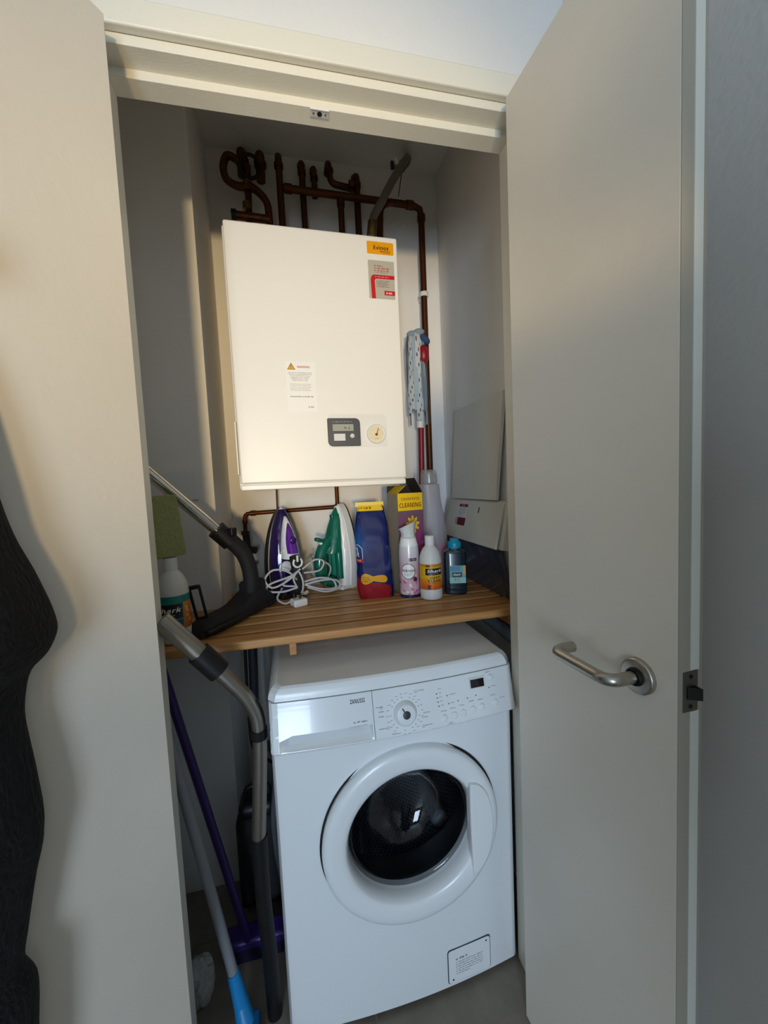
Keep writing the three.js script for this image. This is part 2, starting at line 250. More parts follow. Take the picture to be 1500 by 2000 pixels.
// ------------------------------------------------------------------ washing machine
const bow = (x) => 0.018 * (1 - ((x - 0.3) / 0.3) ** 2);
{
  const t = thing('washing_machine', 'white front-loading washing machine with a dark round door, under the shelf', 'washing machine', [0, 0, 0], R(0.995));
  const edge = (x, r, a = 0, b = 0.6) => { const d = Math.min(x - a, b - x); return d >= r ? 0 : r - Math.sqrt(Math.max(0, r * r - (r - d) ** 2)); };
  const DX = 0.315, DY = 0.457;
  part(t, 'body', relief(0.001, 0.599, 0.012, 0.714, 90, 82, (x, y) => bow(x) - edge(x, 0.014, 0.001, 0.599), -0.56, (x, y) => Math.hypot(x - DX, y - DY) < 0.186), mat.enamel);
  const plan = (i, y, b = 0.002) => { const p = []; for (let k = 0; k <= 40; k++) { const x = i + (0.6 - 2 * i) * k / 40; p.push([x, y, bow(x) + b - i * 0.9 - edge(x, 0.016, i, 0.6 - i)]); } p.push([0.6 - i, y, -0.57 + i], [i, y, -0.57 + i]); return p; };
  part(t, 'worktop', loft([plan(0.0005, 0.8225), plan(0.0015, 0.830), plan(0.005, 0.839), plan(0.011, 0.8465), plan(0.017, 0.8500), plan(0.020, 0.8505), plan(0.0235, 0.8500)], true, 0.32), mat.enamel, 'white worktop lid with a rounded front');
  // fascia: chin that swells towards the bottom, a scooped grip in the drawer
  const chin = (y) => { const k = (0.8205 - y) / 0.1085; return 0.003 + 0.021 * k + 0.006 * k * k - (k > 0.92 ? 0.012 * ((k - 0.92) / 0.08) ** 2 : 0); };
  const grip = (x, y) => { const top = 0.752 - 0.35 * Math.max(0, 0.050 - x), sx = Math.min(1, Math.max(0, (x - 0.022) / 0.02)) * Math.min(1, Math.max(0, (0.226 - x) / 0.003)); if (y > top || y < 0.722) return 0; return 0.030 * sx * Math.pow((y - 0.722) / (top - 0.722), 0.8); };
  const drawerTex = canvas(1024, 560, (g, w, h) => {
    g.fillStyle = '#ffffff'; g.fillRect(0, 0, w, h); const X = (x) => (x - 0.002) / 0.228 * w, Y = (y) => (0.8205 - y) / 0.1085 * h;
    g.fillStyle = '#3a3f45'; g.font = 'bold 66px sans-serif'; g.save(); g.translate(X(0.1795), Y(0.800)); g.scale(0.56, 1); g.fillText('ZANUSSI', 0, 0); g.restore();
    g.font = 'bold 26px sans-serif'; g.fillStyle = '#596068'; scribble(g, X(0.184), Y(0.763), X(0.216) - X(0.184), 20, 5, '#5d646b'); scribble(g, X(0.174), Y(0.754), X(0.216) - X(0.174), 12, 6, '#7a8086');
  });
  part(t, 'detergent_drawer', relief(0.002, 0.230, 0.712, 0.8205, 140, 110, (x, y) => bow(x) + chin(y) - grip(x, y) - edge(x, 0.012, 0.002, 9), -0.02, null, 0.7), M(0xeef1f2, 0.2, { map: drawerTex, clearcoat: 0.5, clearcoatRoughness: 0.08 }), 'white detergent drawer front with a scooped grip');
  const panelTex = canvas(1600, 540, (g, w, h) => {
    g.fillStyle = '#ffffff'; g.fillRect(0, 0, w, h); const X = (x) => (x - 0.2312) / 0.3678 * w, Y = (y) => (0.8205 - y) / 0.1085 * h;
    const dot = (x, y, r, c) => { g.fillStyle = c; g.beginPath(); g.arc(X(x), Y(y), r, 0, 7); g.fill(); };
    for (const [x, y] of [[0.385, 0.790], [0.386, 0.781], [0.387, 0.772], [0.388, 0.763], [0.411, 0.782], [0.413, 0.764], [0.438, 0.766], [0.463, 0.767], [0.487, 0.769], [0.525, 0.779]]) dot(x, y, 6.5, '#14161a');
    [[0.390, 0.801], [0.390, 0.792], [0.391, 0.783], [0.392, 0.774], [0.393, 0.765]].forEach(([x, y], i) => scribble(g, X(x), Y(y), 30, 9, 20 + i, '#555'));
    scribble(g, X(0.416), Y(0.784), 80, 10, 31, '#555'); scribble(g, X(0.418), Y(0.766), 40, 10, 32, '#555'); scribble(g, X(0.530), Y(0.782), 60, 9, 33, '#555'); scribble(g, X(0.551), Y(0.752), 60, 9, 34, '#555');
    for (const [x, y, s] of [[0.392, 0.752, 1], [0.416, 0.754, 2], [0.440, 0.756, 3], [0.466, 0.760, 4], [0.490, 0.759, 5], [0.526, 0.762, 6], [0.520, 0.816, 7]]) scribble(g, X(x), Y(y), 62, 10, 40 + s, '#4b4f55');
    for (let k = 0; k < 22; k++) {                       // ring of programme marks round the knob
      const a = R(-82 + k * 16.4), x = 0.304 + Math.cos(a) * 0.0345, y = 0.7625 + Math.sin(a) * 0.0345, q = 0.304 + Math.cos(a) * 0.042, p = 0.7625 + Math.sin(a) * 0.042;
      g.fillStyle = k % 5 === 0 ? '#fff' : '#30343a'; g.beginPath(); g.arc(X(x), Y(y), 4.6, 0, 7); g.fill(); scribble(g, X(q) - 12, Y(p) - 4, 26, 9, 60 + k, '#666a70');
    }
    for (const [x, y, l, s] of [[0.237, 0.785, 70, 1], [0.243, 0.775, 50, 2], [0.242, 0.765, 50, 3], [0.240, 0.740, 80, 4], [0.270, 0.726, 60, 5], [0.348, 0.757, 72, 6], [0.344, 0.748, 60, 7], [0.350, 0.731, 80, 8], [0.340, 0.806, 66, 9]]) scribble(g, X(x), Y(y), l, 11, 90 + s, '#4a4e54');
    g.strokeStyle = '#555a60'; g.lineWidth = 3; for (const [x, y] of [[0.334, 0.804], [0.345, 0.729], [0.261, 0.739], [0.249, 0.782]]) { g.beginPath(); g.arc(X(x), Y(y), 12, 0, 7); g.stroke(); }
    g.beginPath(); g.arc(X(0.413), Y(0.724), 9, 0, 7); g.moveTo(X(0.404), Y(0.722)); g.lineTo(X(0.422), Y(0.722)); g.stroke();
  });
  const cz = (x, y) => bow(x) + chin(y) - edge(x, 0.014, -9, 0.599);
  part(t, 'control_panel', relief(0.2312, 0.599, 0.712, 0.8205, 90, 60, cz, -0.02, null, 0.7), M(0xeef1f2, 0.24, { map: panelTex, clearcoat: 0.5, clearcoatRoughness: 0.1 }), 'white control panel printed with programme marks');
  const tilt = (y) => -Math.atan((0.021 + 0.012 * (0.8205 - y) / 0.1085) / 0.1085), kz = 0;
  const kn = part(t, 'programme_knob', latheZ([[0, 0.016], [0.019, 0.0155], [0.0225, 0.013], [0.026, 0.006], [0.028, 0.002], [0.0285, -0.002]]), mat.white, 'round white programme knob');
  kn.position.set(0.304, 0.7625, cz(0.304, 0.7625)); kn.rotation.x = tilt(0.7625);
  part(kn, 'knob_cap', latheZ([[0, 0.0175], [0.008, 0.0172], [0.0092, 0.0155]]), M(0x3c3c40, 0.4), 'dark grey knob centre');
  part(kn, 'pointer', at(rbox(0.0028, 0.014, 0.002, 0.0006).rotateZ(R(30)), -0.0055, 0.0095, 0.0155), M(0x3c3c40, 0.4));
  const btn = latheZ([[0, 0.0032], [0.006, 0.0031], [0.0078, 0.0022], [0.0084, 0]], 30);
  for (const [x, y] of [[0.398, 0.736], [0.424, 0.737], [0.448, 0.738], [0.474, 0.740], [0.498, 0.741], [0.537, 0.743], [0.531, 0.801]]) { const b = part(t, 'button', btn, mat.white); b.position.set(x, y, cz(x, y) - 0.0003); b.rotation.x = tilt(y); }
  const dp = part(t, 'display', rbox(0.044, 0.027, 0.002, 0.0008), mat.whiteMatt, 'display with pale frame'); dp.position.set(0.4935, 0.797, cz(0.4935, 0.797)); dp.rotation.set(tilt(0.797), R(4), 0);
  part(dp, 'screen', at(rbox(0.037, 0.0195, 0.001, 0.0004), 0.0003, -0.0015, 0.0008), M(0x0d0f12, 0.12), 'dark display window');
  // door
  const dg = part(t, 'door_ring', latheZ([[0.2165, -0.004], [0.2178, 0.009], [0.2168, 0.0165], [0.2125, 0.0215], [0.205, 0.0242], [0.195, 0.0250], [0.178, 0.0245], [0.168, 0.0225], [0.1625, 0.0175], [0.158, 0.007], [0.1555, -0.006], [0.1545, -0.03]], 96).translate(DX, DY, 0.016), mat.enamel, 'broad white porthole ring');
  part(dg, 'door_gap_shade', latheZ([[0.2168, 0], [0.2215, 0.0012], [0.222, 0]], 96).translate(DX, DY, 0.0145), mat.blackSoft);  // thin dark ring in place of the shadow round the porthole
  part(dg, 'glass_bowl', latheZ([[0.1548, -0.016], [0.149, -0.013], [0.143, -0.02], [0.136, -0.045], [0.124, -0.085], [0.104, -0.112], [0.07, -0.128], [0.03, -0.134], [0, -0.135]], 96).translate(DX, DY, 0.016), M(0xc9cdd1, 0.03, { transmission: 1, thickness: 0, ior: 1.5 }), 'dark glass bowl of the porthole');
  const hs = new THREE.Shape(); hs.moveTo(0, -0.118); hs.quadraticCurveTo(-0.006, 0, -0.004, 0.118); hs.quadraticCurveTo(0.028, 0.118, 0.046, 0.075); hs.quadraticCurveTo(0.070, 0.01, 0.047, -0.065); hs.quadraticCurveTo(0.03, -0.108, 0, -0.118);
  part(dg, 'handle', extr(hs, 0.016, 0.004).rotateY(R(3)).translate(0.456, 0.446, 0.029), mat.enamel, 'white crescent door handle');
  const holes = dataTex(256, (u, v) => { const n = 8, row = Math.floor(v * n), cx = (u * n + (row % 2) * 0.5) % 1 - 0.5, cy = (v * n) % 1 - 0.5; return Math.hypot(cx, cy) < 0.27 ? [0.015, 0.015, 0.02] : [0.62, 0.63, 0.65]; }, true, 14, 4);
  const holesFlat = holes.clone(); holesFlat.repeat.set(4.5, 4.5); holesFlat.needsUpdate = true;
  const drum = part(t, 'drum', at(new THREE.CylinderGeometry(0.225, 0.225, 0.30, 72, 1, true).rotateX(Math.PI / 2), DX, DY, -0.27), M(0xffffff, 0.28, { map: holes, metalness: 1, side: THREE.DoubleSide }), 'perforated steel drum');
  part(drum, 'back_plate', at(new THREE.CircleGeometry(0.225, 64), DX, DY, -0.42), M(0xffffff, 0.3, { map: holesFlat, metalness: 1 }));
  for (const a of [100, 220, 340]) part(drum, 'paddle', at(rbox(0.05, 0.045, 0.27, 0.018, 4), 0, 0.205, 0).rotateZ(R(a)).translate(DX, DY, -0.28), M(0x8d9196, 0.35));
  part(t, 'door_seal', latheZ([[0.1555, -0.005], [0.160, -0.04], [0.168, -0.07], [0.176, -0.10], [0.190, -0.125], [0.230, -0.135], [0.26, -0.135]], 80).translate(DX, DY, 0.012), M(0x2a2d30, 0.5, { side: THREE.DoubleSide }), 'dark rubber door seal');
  // service plate
  const plateTex = canvas(512, 340, (g, w, h) => { g.fillStyle = '#fff'; g.fillRect(0, 0, w, h); g.fillStyle = '#4a555c'; scribble(g, 90, 92, 140, 22, 3, '#3c464c'); for (let k = 0; k < 6; k++) scribble(g, 90, 132 + k * 24, 330 - (k === 5 ? 160 : 0), 14, 7 + k, '#7c878d'); });
  const pz = (x) => bow(x) + 0.0022;
  const rr = (x0, x1, y0, y1, r, d) => { const g = extr(roundRect(x1 - x0, y1 - y0, r), d, 0.0006).rotateY(R(3.2)); return g; };
  part(t, 'service_gap', rr(0.391, 0.513, 0.020, 0.112, 0.009, 0.0012).translate(0.452, 0.066, bow(0.452) - 0.0006), M(0x31424c, 0.8));
  const pg = rr(0.393, 0.511, 0.022, 0.110, 0.008, 0.0026).translate(0.452, 0.066, bow(0.452) - 0.0008);
  const sp = part(t, 'service_plate', planeUV(pg, 0.393, 0.511, 0.022, 0.110), M(0xeef1f2, 0.4, { map: plateTex }), 'white service plate with small print');
  for (const [x, y] of [[0.405, 0.031], [0.500, 0.101]]) part(sp, 'screw', at(cyl(0.0022, 0.0022, 0.001, 14).rotateX(Math.PI / 2), x, y, pz(x) + 0.0008), M(0x26323a, 0.6));
  for (const [x, z] of [[0.05, -0.03], [0.55, -0.03], [0.05, -0.5], [0.55, -0.5]]) part(t, 'foot', at(cyl(0.02, 0.022, 0.014, 20), x, 0.007, z), mat.black);
}

// ------------------------------------------------------------------ boiler
{
  const cx = 0.186, t = thing('boiler', 'white wall-hung heating unit with a small display and round gauge', 'boiler', [cx, 1.30, -0.385], R(1.6));
  const P = (n, g, m, l, p = t) => part(p, n, g, m, l);
  const lx = (x) => x - cx, ly = (y) => y - 1.30;
  P('case', span(lx(-0.080), lx(0.4475), ly(1.296), ly(2.068), -0.285, -0.006, 0.004), mat.boiler);
  const front = P('front_cover', span(lx(-0.0744), lx(0.4475), ly(1.312), ly(2.074), -0.003, 0.013, 0.006), mat.boiler);
  P('bottom_lip', span(lx(-0.0744), lx(0.446), ly(1.2925), ly(1.3085), -0.012, 0.008, 0.003), mat.boiler);
  P('side_lip', span(lx(-0.0815), lx(-0.0765), ly(1.34), ly(1.50), -0.02, 0.006, 0.002), mat.boiler);
  const sticker = (n, x0, x1, y0, y1, tex, label, r = 0.002) => P(n, planeUV(extr(roundRect(x1 - x0, y1 - y0, r), 0.0004, 0).translate(lx((x0 + x1) / 2), ly((y0 + y1) / 2), 0.0131), lx(x0), lx(x1), ly(y0), ly(y1)), M(0xffffff, 0.4, { map: tex }), label);
  sticker('maker_label', 0.348, 0.434, 2.018, 2.056, canvas(512, 226, (g, w, h) => {
    g.fillStyle = '#f0a400'; g.fillRect(0, 0, w, h); g.strokeStyle = '#c87a00'; g.lineWidth = 6; g.beginPath(); g.arc(170, 100, 60, Math.PI * 1.05, Math.PI * 1.9); g.stroke();
    g.fillStyle = '#3a2410'; g.font = 'bold 96px sans-serif'; g.fillText('Evinox', 118, 142); g.font = 'bold 46px sans-serif'; g.fillStyle = '#6a1f10'; g.fillText('ModuSat', 250, 186); scribble(g, 300, 196, 150, 12, 4, '#7a4a10');
  }), 'orange maker label', 0.004);
  sticker('service_label', 0.349, 0.434, 1.882, 1.999, canvas(512, 704, (g, w, h) => {
    g.fillStyle = '#bdb7a9'; g.fillRect(0, 0, w, h); for (let k = 0; k < 3; k++) scribble(g, 120, 84 + k * 44, [170, 300, 280][k], 30, 11 + k, '#b3261e'); scribble(g, 130, 214, 250, 16, 15, '#6d6a63');
    g.fillStyle = '#c8181e'; g.beginPath(); g.moveTo(512, 262); g.lineTo(130, 262); g.quadraticCurveTo(40, 266, 40, 370); g.lineTo(50, 704); g.lineTo(128, 704); g.lineTo(118, 390); g.quadraticCurveTo(118, 334, 170, 334); g.lineTo(512, 334); g.fill();
    scribble(g, 130, 284, 270, 26, 16, '#f0a9a6'); for (let k = 0; k < 5; k++) scribble(g, 150, 366 + k * 26, 250 - (k % 2) * 30, 17, 18 + k, '#5d2f2b');
    g.fillStyle = '#c8181e'; g.fillRect(300, 548, 212, 84); g.fillStyle = '#fff'; g.font = 'bold 58px sans-serif'; g.fillText('e\u00b7on', 332, 608);
  }), 'grey and red service label');
  sticker('warning_label', 0.078, 0.166, 1.528, 1.678, canvas(600, 1024, (g, w, h) => {
    g.fillStyle = '#f6f4f0'; g.fillRect(0, 0, w, h); g.fillStyle = '#e8b21a'; g.strokeStyle = '#8a5a10'; g.lineWidth = 12; g.beginPath(); g.moveTo(110, 36); g.lineTo(184, 160); g.lineTo(36, 160); g.closePath(); g.fill(); g.stroke();
    g.fillStyle = '#222'; g.fillRect(104, 76, 12, 44); g.fillRect(104, 130, 12, 12); g.fillStyle = '#b5202a'; g.font = 'bold 54px sans-serif'; g.fillText('WARNING', 228, 126);
    for (let k = 0; k < 6; k++) scribble(g, 40 + k * 16, 218 + k * 32, 500 - k * 36, 19, 41 + k, '#8b8781'); for (let k = 0; k < 5; k++) scribble(g, 70, 452 + k * 32, 440 - (k % 2) * 40, 17, 51 + k, '#a5a19b');
    scribble(g, 60, 704, 470, 26, 61, '#4a4744'); g.fillStyle = '#c8181e'; g.font = 'bold 56px sans-serif'; g.fillText('e\u00b7on', 420, 948);
  }), 'white warning label with a yellow triangle', 0.001);
  const pane = P('panel_recess', extr(roundRect(0.190, 0.104, [0.004, 0.004, 0.018, 0.018]), 0.0006, 0.0003).translate(lx(0.291), ly(1.468), 0.0130), M(0xe9e7e2, 0.4), 'slightly raised control surround');
  const cp = P('controller', extr(roundRect(0.103, 0.087, [0.018, 0.003, 0.018, 0.004]), 0.007, 0.0015).translate(lx(0.2455), ly(1.4625), 0.0135), M(0x3c4047, 0.4), 'dark grey controller with display');
  P('screen', at(rbox(0.066, 0.021, 0.001, 0.0004), lx(0.2425), ly(1.4765), 0.0222), M(0xffffff, 0.25, { map: canvas(256, 80, (g, w, h) => { g.fillStyle = '#a3a698'; g.fillRect(0, 0, w, h); g.fillStyle = '#4b4f48'; g.font = 'bold 44px monospace'; scribble(g, 140, 28, 70, 30, 8, '#5a5e55'); }) }), null, cp);
  P('white_button', at(rbox(0.036, 0.022, 0.002, 0.001), lx(0.230), ly(1.4465), 0.0225), mat.whiteMatt, null, cp);
  P('small_knob', latheZ([[0, 0.006], [0.006, 0.0055], [0.0075, 0]], 24).translate(lx(0.2705), ly(1.4505), 0.0215), mat.whiteMatt, null, cp);
  P('print', planeUV(at(new THREE.BoxGeometry(0.066, 0.006, 0.0006), lx(0.2425), ly(1.4945), 0.0221), lx(0.2095), lx(0.2755), ly(1.4915), ly(1.4975)), M(0xffffff, 0.4, { map: canvas(256, 24, (g, w, h) => { g.fillStyle = '#3c4047'; g.fillRect(0, 0, w, h); scribble(g, 4, 4, 240, 15, 3, '#9a9da0'); }) }), null, cp);
  const ga = P('gauge', latheZ([[0, 0.004], [0.0255, 0.004], [0.027, 0.0085], [0.0295, 0.0085], [0.0312, 0.006], [0.0315, 0]]).translate(lx(0.350), ly(1.4565), 0.0135), mat.whitePlastic, 'round pressure gauge with white bezel');
  P('dial', at(new THREE.CircleGeometry(0.026, 40), lx(0.350), ly(1.4565), 0.0180), M(0xffffff, 0.5, { map: canvas(256, 256, (g, w) => {
    g.fillStyle = '#e4d9b4'; g.fillRect(0, 0, w, w); g.translate(128, 128); g.strokeStyle = '#5b4a2e'; g.lineWidth = 3; for (let k = 0; k <= 30; k++) { const a = R(135 + k * 9); g.beginPath(); g.moveTo(Math.cos(a) * 104, Math.sin(a) * 104); g.lineTo(Math.cos(a) * (k % 5 ? 112 : 88), Math.sin(a) * (k % 5 ? 112 : 88)); g.stroke(); }
    scribble(g, -30, 70, 60, 14, 3, '#7a6a48');
  }) }), null, ga);
  P('needle', at(rbox(0.0022, 0.024, 0.0008, 0.0003).rotateZ(R(-18)), lx(0.3535), ly(1.463), 0.0188), M(0x7a1414, 0.4), null, ga); P('needle_hub', at(cyl(0.0042, 0.0042, 0.002, 18).rotateX(Math.PI / 2), lx(0.350), ly(1.4545), 0.019), M(0x8a1a14, 0.4), null, ga);
}

// ------------------------------------------------------------------ pipes
const pipes = 'copper pipes above the boiler';
function copperPipe(label, pts, r, opts = {}) {
  const t = thing('copper_pipe', label, 'pipe', pts[pts.length - 1], 0, opts.group ?? pipes), m = opts.m || mat.copper;
  partW(t, 'tube', pipe(pts, r, opts.bend || 0.022), m);
  for (const [a, b] of opts.fit || []) partW(t, 'fitting', between(V3(...a), V3(...b), r * 1.28), m);
  return t;
}
{
  const zp = -0.64, top = (x, y, bottom, r, label, dx = 0, zp = -0.667) => copperPipe(label, [[x, y, ZB], [x, y, zp], [x + dx, bottom, zp]], r, { bend: 0.026, fit: [[[x, y - 0.034, zp], [x, y - 0.05, zp]], [[x, y, ZB + 0.001], [x, y, ZB + 0.012]]] });
  top(0.093, 2.492, 2.07, 0.0125, 'upright copper pipe above the boiler, left end of the long crosspipe', 0.002, -0.64);
  top(0.175, 2.500, 2.07, 0.0115, 'upright copper pipe crossing the crosspipe, second right of its left end', 0.002);
  top(0.219, 2.486, 2.375, 0.011, 'short stub of copper pipe hanging down to the crosspipe');
  top(0.379, 2.478, 2.07, 0.0125, 'upright copper pipe above the boiler, rightmost of the straight ones');
  top(-0.033, 2.490, 2.40, 0.0165, 'thick dull pipe stub at far left above the boiler, nearest the column', 0, -0.64);
  top(0.029, 2.488, 2.39, 0.0160, 'thick dull pipe stub second from the column above the boiler', 0, -0.64);
  copperPipe('copper pipe dropping then turning right into the upright by the steel hose', [[0.271, 2.488, ZB], [0.271, 2.488, zp], [0.277, 2.412, zp], [0.362, 2.416, zp - 0.02]], 0.0115, { bend: 0.024, fit: [[[0.2745, 2.45, zp], [0.2735, 2.462, zp]], [[0.345, 2.415, zp], [0.362, 2.416, zp]]] });
  copperPipe('copper pipe dropping straight from the crosspipe to the boiler', [[0.310, 2.350, zp + 0.006], [0.308, 2.07, zp + 0.006]], 0.0115, { fit: [[[0.310, 2.352, zp + 0.006], [0.310, 2.33, zp + 0.006]]] });
  copperPipe('bent copper pipe curving down from the crosspipe below the steel hose', [[0.50, 2.350, zp + 0.026], [0.455, 2.342, zp + 0.028], [0.440, 2.08, zp + 0.03]], 0.0125, { bend: 0.04 });
  copperPipe('long copper crosspipe that turns down the wall beside the boiler to the shelf', [[0.105, 2.376, zp], [0.624, 2.366, zp], [0.624, 0.932, zp - 0.01]], 0.0125, { bend: 0.030, fit: [[[0.108, 2.376, zp], [0.135, 2.3755, zp]], [[0.565, 2.3672, zp], [0.592, 2.3666, zp]], [[0.624, 2.334, zp], [0.624, 2.312, zp]]] });
  copperPipe('thin copper pipe climbing the wall close behind the long crosspipe drop', [[0.605, 1.50, -0.68], [0.606, 0.935, -0.68]], 0.0055, { group: 'pipes on the wall beside the boiler' });
  const cl = thing('pipe_clip', 'white plastic clip holding the copper pipe to the wall', 'pipe clip', [0.624, 2.035, -0.69]);
  part(cl, 'ring', latheZ([[0.0128, -0.008], [0.0175, -0.008], [0.0175, 0.008], [0.0128, 0.008]], 30).rotateX(Math.PI / 2).translate(0, 0, 0.047), mat.whiteMatt); part(cl, 'foot', at(rbox(0.012, 0.016, 0.036, 0.002), 0, 0, 0.013), mat.whiteMatt);
  // tangle of dull bypass pipe and valve at the left
  const lp = thing('pipe_loop', 'looping dull brass bypass pipe with a valve at far left above the boiler', 'pipe', [-0.02, 2.07, -0.615]);
  partW(lp, 'left_bend', spline([[-0.035, 2.435, -0.625], [-0.075, 2.447, -0.62], [-0.092, 2.41, -0.615], [-0.083, 2.362, -0.612], [-0.045, 2.344, -0.612], [-0.012, 2.352, -0.615]], 0.0125, 60), mat.copper);
  partW(lp, 'upright', pipe([[-0.014, 2.425, -0.622], [-0.022, 2.07, -0.612]], 0.0115), mat.copper);
  partW(lp, 'right_bend', spline([[-0.015, 2.352, -0.61], [0.022, 2.325, -0.605], [0.045, 2.295, -0.605], [0.050, 2.24, -0.608], [0.050, 2.075, -0.61]], 0.0125, 60), mat.copper);
  partW(lp, 'crossbar', pipe([[-0.068, 2.240, -0.60], [0.052, 2.236, -0.60]], 0.0135), mat.copper); partW(lp, 'end_cap', between(V3(-0.074, 2.2402, -0.60), V3(-0.058, 2.240, -0.60), 0.0175), mat.darkMetal);
  partW(lp, 'valve_nut', between(V3(-0.022, 2.268, -0.614), V3(-0.021, 2.292, -0.614), 0.0175, 0.0175, 6), mat.brass); partW(lp, 'union', between(V3(-0.018, 2.335, -0.616), V3(-0.016, 2.365, -0.618), 0.017, 0.017, 8), mat.brass); partW(lp, 'coil', new THREE.TorusGeometry(0.033, 0.006, 10, 30).rotateX(0.3).translate(-0.004, 2.405, -0.60), mat.darkMetal);
  // steel filling hose
  const fh = thing('filling_hose', 'steel braided hose slanting up to the right above the boiler, with a black tap', 'hose', [0.39, 2.08, -0.49]);
  partW(fh, 'hose', spline([[0.392, 2.075, -0.50], [0.398, 2.20, -0.495], [0.432, 2.262, -0.49], [0.480, 2.345, -0.49], [0.520, 2.405, -0.495], [0.538, 2.432, -0.515], [0.552, 2.468, -0.560], [0.572, 2.530, -0.628]], 0.0132, 100), M(0x8b877d, 0.38, { metalness: 1, bumpMap: orangePeel, bumpScale: 0.002 }));
  partW(fh, 'connector', between(V3(0.392, 2.15, -0.50), V3(0.398, 2.195, -0.496), 0.0170, 0.0170, 8), mat.brass); partW(fh, 'sleeve', between(V3(0.505, 2.383, -0.496), V3(0.530, 2.418, -0.508), 0.0160), mat.dullSteel);
  const tp = partW(fh, 'tap', between(V3(0.492, 2.372, -0.492), V3(0.476, 2.382, -0.486), 0.0055), mat.dullSteel); partW(fh, 'tap_lever', at(rbox(0.012, 0.026, 0.010, 0.003), 0.472, 2.378, -0.484), mat.black); partW(fh, 'tag', at(rbox(0.010, 0.022, 0.003, 0.001).rotateZ(0.3), 0.489, 2.398, -0.488), mat.whiteMatt); partW(fh, 'wire', between(V3(0.516, 2.40, -0.508), V3(0.512, 2.335, -0.56), 0.0016), mat.darkMetal);
  // below the boiler
  const zl = -0.662, lower = 'pipes under the boiler';
  copperPipe('copper pipe under the boiler running left then down to a black valve', [[0.240, 1.30, zl], [0.240, 1.214, zl], [-0.108, 1.207, zl], [-0.111, 1.105, zl]], 0.0078, { bend: 0.016, group: lower, fit: [[[-0.07, 1.2077, zl], [-0.088, 1.2073, zl]], [[-0.1085, 1.185, zl], [-0.109, 1.17, zl]]] });
  copperPipe('thin dark cable pipe dropping from the boiler to the horizontal pipe', [[0.012, 1.295, zl], [0.010, 1.215, zl - 0.006]], 0.003, { group: lower });
  const v = thing('stop_valve', 'black plastic stop valve on the pipe left of the purple iron', 'valve', [-0.10, 0.95, zl]);
  partW(v, 'nut', between(V3(-0.111, 1.128, zl), V3(-0.110, 1.142, zl), 0.016, 0.016, 8), mat.black); partW(v, 'body', between(V3(-0.104, 0.925, zl), V3(-0.109, 1.13, zl), 0.016, 0.013), mat.blackSoft); partW(v, 'knob', between(V3(-0.105, 1.075, zl + 0.005), V3(-0.075, 1.068, zl + 0.016), 0.011, 0.014, 10), mat.black); partW(v, 'knob', between(V3(-0.103, 1.02, zl + 0.005), V3(-0.08, 1.015, zl + 0.014), 0.009), mat.black);
}

// ------------------------------------------------------------------ slatted shelf
const SY = 0.925;
{
  const t = thing('slatted_shelf', 'varnished pine slatted shelf above the washing machine', 'shelf', [0.17, 0.868, -0.36]);
  const pitch = 0.0655, n = 8;
  for (let k = 0; k < n; k++) partW(t, 'slat', metres(span(-0.352, 0.706, SY - (k ? 0.018 : 0.022), SY - 0.0004 * (k % 3), -0.112 - k * pitch - 0.0495, -0.112 - k * pitch, 0.0045), 1, 1), mat.wood[k % 3]);
  for (const [x, z] of [[-0.335, -0.135], [0.17, -0.32], [0.684, -0.135]]) partW(t, 'batten', metres(span(x - 0.018, x + 0.018, SY - 0.055, SY - 0.0182, -0.62, z, 0.003)), mat.wood[1]);
  partW(t, 'peg', metres(span(0.048, 0.066, 0.868, SY - 0.0215, -0.145, -0.128, 0.002)), mat.wood[0]);
}

// ------------------------------------------------------------------ irons
const braid = dataTex(64, (u, v) => { const k = ((u * 2 + v * 2) % 1 + 1) % 1; return k < 0.22 ? [0.30, 0.30, 0.33] : [0.86, 0.86, 0.87]; }, true, 90, 2);
const cordMat = M(0xffffff, 0.7, { map: braid });
const IL = 0.305, IW = (t) => 0.056 * (t > 0.28 ? Math.pow(Math.max(0, 1 - ((t - 0.28) / 0.72) ** 1.9), 0.72) : 0.86 + 0.14 * t / 0.28) + 0.0008;
function ironSlab(z0, z1, k, y0 = 0) { const side = (z) => { const r = []; for (let i = 0; i <= 30; i++) r.push([IW(i / 30) * k, y0 + i / 30 * (IL - y0) , z]); for (let i = 29; i >= 0; i--) r.push([-IW(i / 30) * k, y0 + i / 30 * (IL - y0), z]); return r; }; return loft([side(z0), side(z1)], true, 0.5); }
function ironSkirt(z0, dep, k) {                          // domed lower body
  const rings = []; for (let j = 0; j <= 24; j++) { const t = j / 24 * 0.965, w = IW(t) * k, d = dep * (1 - 0.75 * t ** 2.2) + 0.004, r = []; for (let i = 0; i <= 20; i++) { const a = Math.PI * i / 20; r.push([Math.sign(Math.cos(a)) * Math.abs(Math.cos(a)) ** 0.7 * w, 0.004 + t * IL, z0 + Math.abs(Math.sin(a)) ** 0.75 * d]); } rings.push(r); }
  return loft(rings, true, 0.9);
}
function ironHump(t0, t1, w, z0, z1, tip = 0) {           // ridge that carries the handle
  const rings = []; for (let j = 0; j <= 20; j++) { const s = j / 20, t = t0 + (t1 - t0) * s, e = Math.sin(Math.PI * Math.min(1, 0.5 + s * 0.5)) ** 0.6, ww = w * (0.12 + 0.88 * Math.max(0, 1 - s ** 2.2)), zz = z1 * (1 - s) ** 0.7 + z0 * (1 - (1 - s) ** 0.7), r = []; for (let i = 0; i < 20; i++) { const a = 2 * Math.PI * i / 20; r.push([Math.cos(a) * ww, t * IL, z0 - 0.012 + (zz - z0 + 0.014) * (0.5 + 0.5 * Math.sin(a))]); } rings.push(r); }
  return loft(rings, true, 0.9);
}
